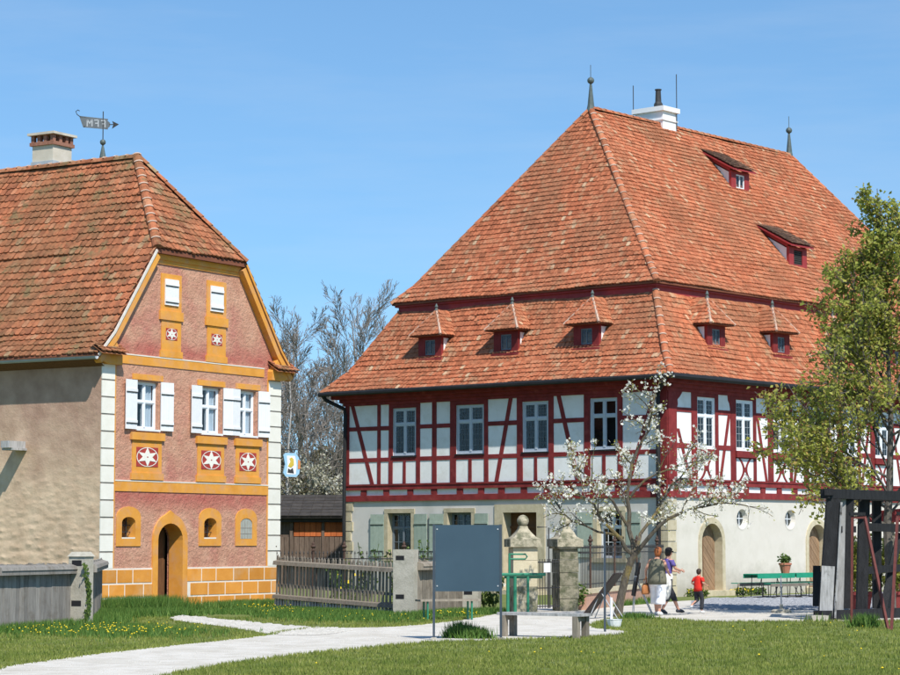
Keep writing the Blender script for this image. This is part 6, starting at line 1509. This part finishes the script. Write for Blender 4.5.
def hair(P, c, f, mat, length=.06):
    m = MB(); rnd = random.Random(5)
    rings = []
    for z, r, b in ((-.10 - length * .6, .060, -.030), (-.06, .088, -.022), (0, .098, -.014), (.05, .095, -.010), (.085, .075, -.008), (.108, .040, -.006), (.115, .008, -.004)):
        rings.append(((c.x + f.x * b, c.y + f.y * b, c.z + z), r, r * 1.06))
    n = 16; base = len(m.v)
    for (cx, cy, cz), rx, ry in rings:
        for j in range(n):
            t = 2 * PI * j / n; d = Vector((math.cos(t), math.sin(t), 0)); fr = max(0, d.dot(f))
            k = 1 - (.30 * fr if cz < c.z + .05 else 0) + rnd.uniform(-.03, .03); m.v.append((cx + rx * d.x * k, cy + ry * d.y * k, cz))
    for i in range(len(rings) - 1):
        for j in range(n): j2 = (j + 1) % n; m.f.append([base + i * n + j, base + i * n + j2, base + (i + 1) * n + j2, base + (i + 1) * n + j]); m.m.append(0)
    m.f.append([base + j for j in range(n - 1, -1, -1)]); m.m.append(0)
    m.build('hair', mat, P, True)
def face(P, c, f):
    e = MB(); sd_ = Vector((f.y, -f.x, 0))
    for s in (-1, 1): e.ball(tuple(c + f * .078 + sd_ * s * .032 + Vector((0, 0, .005))), .010, 8)
    e.build('eyes', 'iron', P, True)
    MB().beam(tuple(c + f * .078 - sd_ * .022 + Vector((0, 0, -.062))), tuple(c + f * .078 + sd_ * .022 + Vector((0, 0, -.062))), .012, .012).build('mouth', 'cloth_red', P)
def shoe(m, an, toe, s=1.0):
    a = Vector(an); t = Vector(toe); d = (t - a); d.z = 0; d.normalize(); z0 = min(a.z, t.z) - .03
    h = a - d * .05; m.tube([(h.x, h.y, a.z - .035), tuple(a.lerp(t, .35) - Vector((0, 0, .012))), tuple(a.lerp(t, .8)), tuple(t + d * .03)], [.042, .050, .044, .022], 10)
# woman in olive top, seen from behind, carrying a tan bag
LL = ((-.11, .14, .50), (-.12, .20, .09), (-.13, .36, .035)); LRr = ((.10, -.02, .50), (.11, -.14, .11), (.12, .0, .035))
P, hc, ff = person((5.08, 56.7, 0), R(-30), 1.67, 'woman with short red hair in olive sleeveless top and loose white trousers seen from behind', dict(legL=LL, legR=LRr, armL=((-.30, -.03, 1.13), (-.32, .04, .90)), armR=((.29, -.02, 1.14), (.23, .20, 1.05)), head=(.02, .03)))
hair(P, hc, ff, 'hair_red', .03); face(P, hc, ff)
tube_cloth('top', 'cloth_olive', P, [[((0, 0, .78), .245, .19), ((0, 0, .92), .245, .19), ((0, 0, 1.08), .22, .17), ((0, .0, 1.22), .225, .16), ((0, 0, 1.33), .215, .13), ((0, 0, 1.39), .175, .10), ((0, 0, 1.415), .12, .085)]], 18)
tube_cloth('trousers', 'cloth_white', P, [[((0, 0, .96), .165, .13), ((0, 0, .84), .21, .17), ((0, .01, .74), .20, .165)], limb((-.105, 0, .86), (-.12, .14, .50), .14, .125) + limb((-.12, .15, .47), (-.128, .19, .29), .122, .135, 3), limb((.105, 0, .86), (.11, -.02, .50), .14, .125) + limb((.11, -.03, .47), (.118, -.09, .29), .122, .135, 3)])
for q_ in (LL, LRr): m = MB(); shoe(m, q_[1], q_[2]); m.build('shoe', 'shoe_white', P, True)
BG = empty('shoulder_bag', (4.80, 56.80, .52), R(-30)); tag(BG, 'tan leather bag hanging from the hand of the woman in olive', 'bag')
MB().loft([((0, 0, 0), .07, .14), ((0, 0, .04), .085, .17), ((0, 0, .20), .075, .15), ((0, 0, .27), .04, .10)], 14).build('pouch', 'leather_tan', BG, True)
MB().tube([(0, -.10, .24), (0, -.07, .36), (.02, 0, .42), (.0, .07, .36), (0, .10, .24)], .012, 6).build('strap', 'leather_tan', BG)
# dark-haired woman walking right, cardigan tied round the waist
WL = ((-.10, .24, .52), (-.10, .42, .12), (-.10, .57, .06)); WR = ((.10, .02, .50), (.10, -.20, .14), (.10, -.08, .035))
P, hc, ff = person((5.40, 57.7, 0), R(-62), 1.66, 'dark-haired woman in violet top with cream cardigan round the waist walking to the right', dict(legL=WL, legR=WR, armL=((-.24, .10, 1.16), (-.12, .33, 1.10)), armR=((.24, .12, 1.17), (.12, .36, 1.12)), head=(.0, .05), lean=.04))
hair(P, hc, ff, 'hair_dark', .02); face(P, hc, ff)
g_ = MB(); sdv = Vector((ff.y, -ff.x, 0))
for s in (-1, 1): g_.prism([(0, 0)], 0, 0) if False else g_.beam(tuple(hc + ff * .092 + sdv * (s * .035 - .026)), tuple(hc + ff * .092 + sdv * (s * .035 + .026)), .034, .012, (0, 0, 1)); g_.beam(tuple(hc + ff * .09 + sdv * s * .062), tuple(hc - ff * .02 + sdv * s * .088), .008, .006, (0, 0, 1))
g_.build('sunglasses', 'iron', P)
tube_cloth('top', 'cloth_violet', P, [[((0, .01, .94), .17, .135), ((0, .012, 1.08), .155, .125), ((0, .025, 1.24), .18, .135), ((0, .035, 1.34), .185, .115), ((0, .04, 1.40), .15, .095), ((0, .042, 1.42), .10, .08)], limb((-.16, .04, 1.39), (-.215, .08, 1.24), .072, .066, 3), limb((.16, .04, 1.39), (.215, .08, 1.24), .072, .066, 3)])
tube_cloth('cardigan', 'cloth_cream', P, [[((0, .0, 1.04), .17, .135), ((0, 0, .99), .20, .16), ((0, -.02, .90), .20, .17), ((0, -.05, .70), .215, .17), ((.01, -.09, .50), .21, .15), ((.02, -.13, .40), .19, .11), ((.02, -.14, .38), .16, .08)]], 22)
tube_cloth('trousers', 'cloth_dark', P, [limb((-.095, 0, .90), (-.10, .24, .52), .105, .085) + limb((-.10, .25, .49), (-.10, .32, .34), .085, .075, 3), limb((.095, 0, .90), (.10, .02, .50), .105, .085) + limb((.10, 0, .47), (.10, -.08, .34), .085, .075, 3)])
for q_ in (WL, WR): m = MB(); shoe(m, q_[1], q_[2]); m.build('shoe', 'shoe_dark', P, True)
# small boy running
KL = ((-.11, .06, .48), (-.10, -.26, .32), (-.10, -.30, .20)); KR = ((.09, .14, .52), (.09, .10, .10), (.09, .24, .035))
P, hc, ff = person((6.28, 58.6, 0), R(-48), 1.12, 'small child in red shirt and dark trousers running away from the women', dict(legL=KL, legR=KR, armL=((-.27, -.06, 1.16), (-.22, .12, 1.06)), armR=((.28, -.02, 1.16), (.24, .18, 1.10)), head=(0, .03), lean=.05))
hair(P, hc, ff, 'hair_brown', .0); face(P, hc, ff)
tube_cloth('shirt', 'cloth_red', P, [[((0, .0, .84), .19, .145), ((0, .01, .98), .185, .14), ((0, .03, 1.18), .195, .14), ((0, .045, 1.33), .19, .12), ((0, .05, 1.40), .15, .10), ((0, .052, 1.43), .09, .08)], limb((-.16, .05, 1.38), (-.235, -.01, 1.22), .08, .078, 3), limb((.16, .05, 1.38), (.245, .02, 1.22), .08, .078, 3)])
tube_cloth('trousers', 'cloth_dark', P, [[((0, 0, .95), .16, .125), ((0, 0, .84), .165, .135), ((0, .0, .78), .15, .13)], limb((-.095, 0, .86), (-.11, .06, .48), .105, .085) + [((-.105, -.02, .43), .085, .085), ((-.10, -.14, .37), .075, .07)], limb((.095, 0, .86), (.09, .14, .52), .105, .085) + limb((.09, .13, .49), (.09, .10, .16), .085, .07, 4)])
for q_ in (KL, KR): m = MB(); shoe(m, q_[1], q_[2]); m.build('shoe', 'shoe_white', P, True)
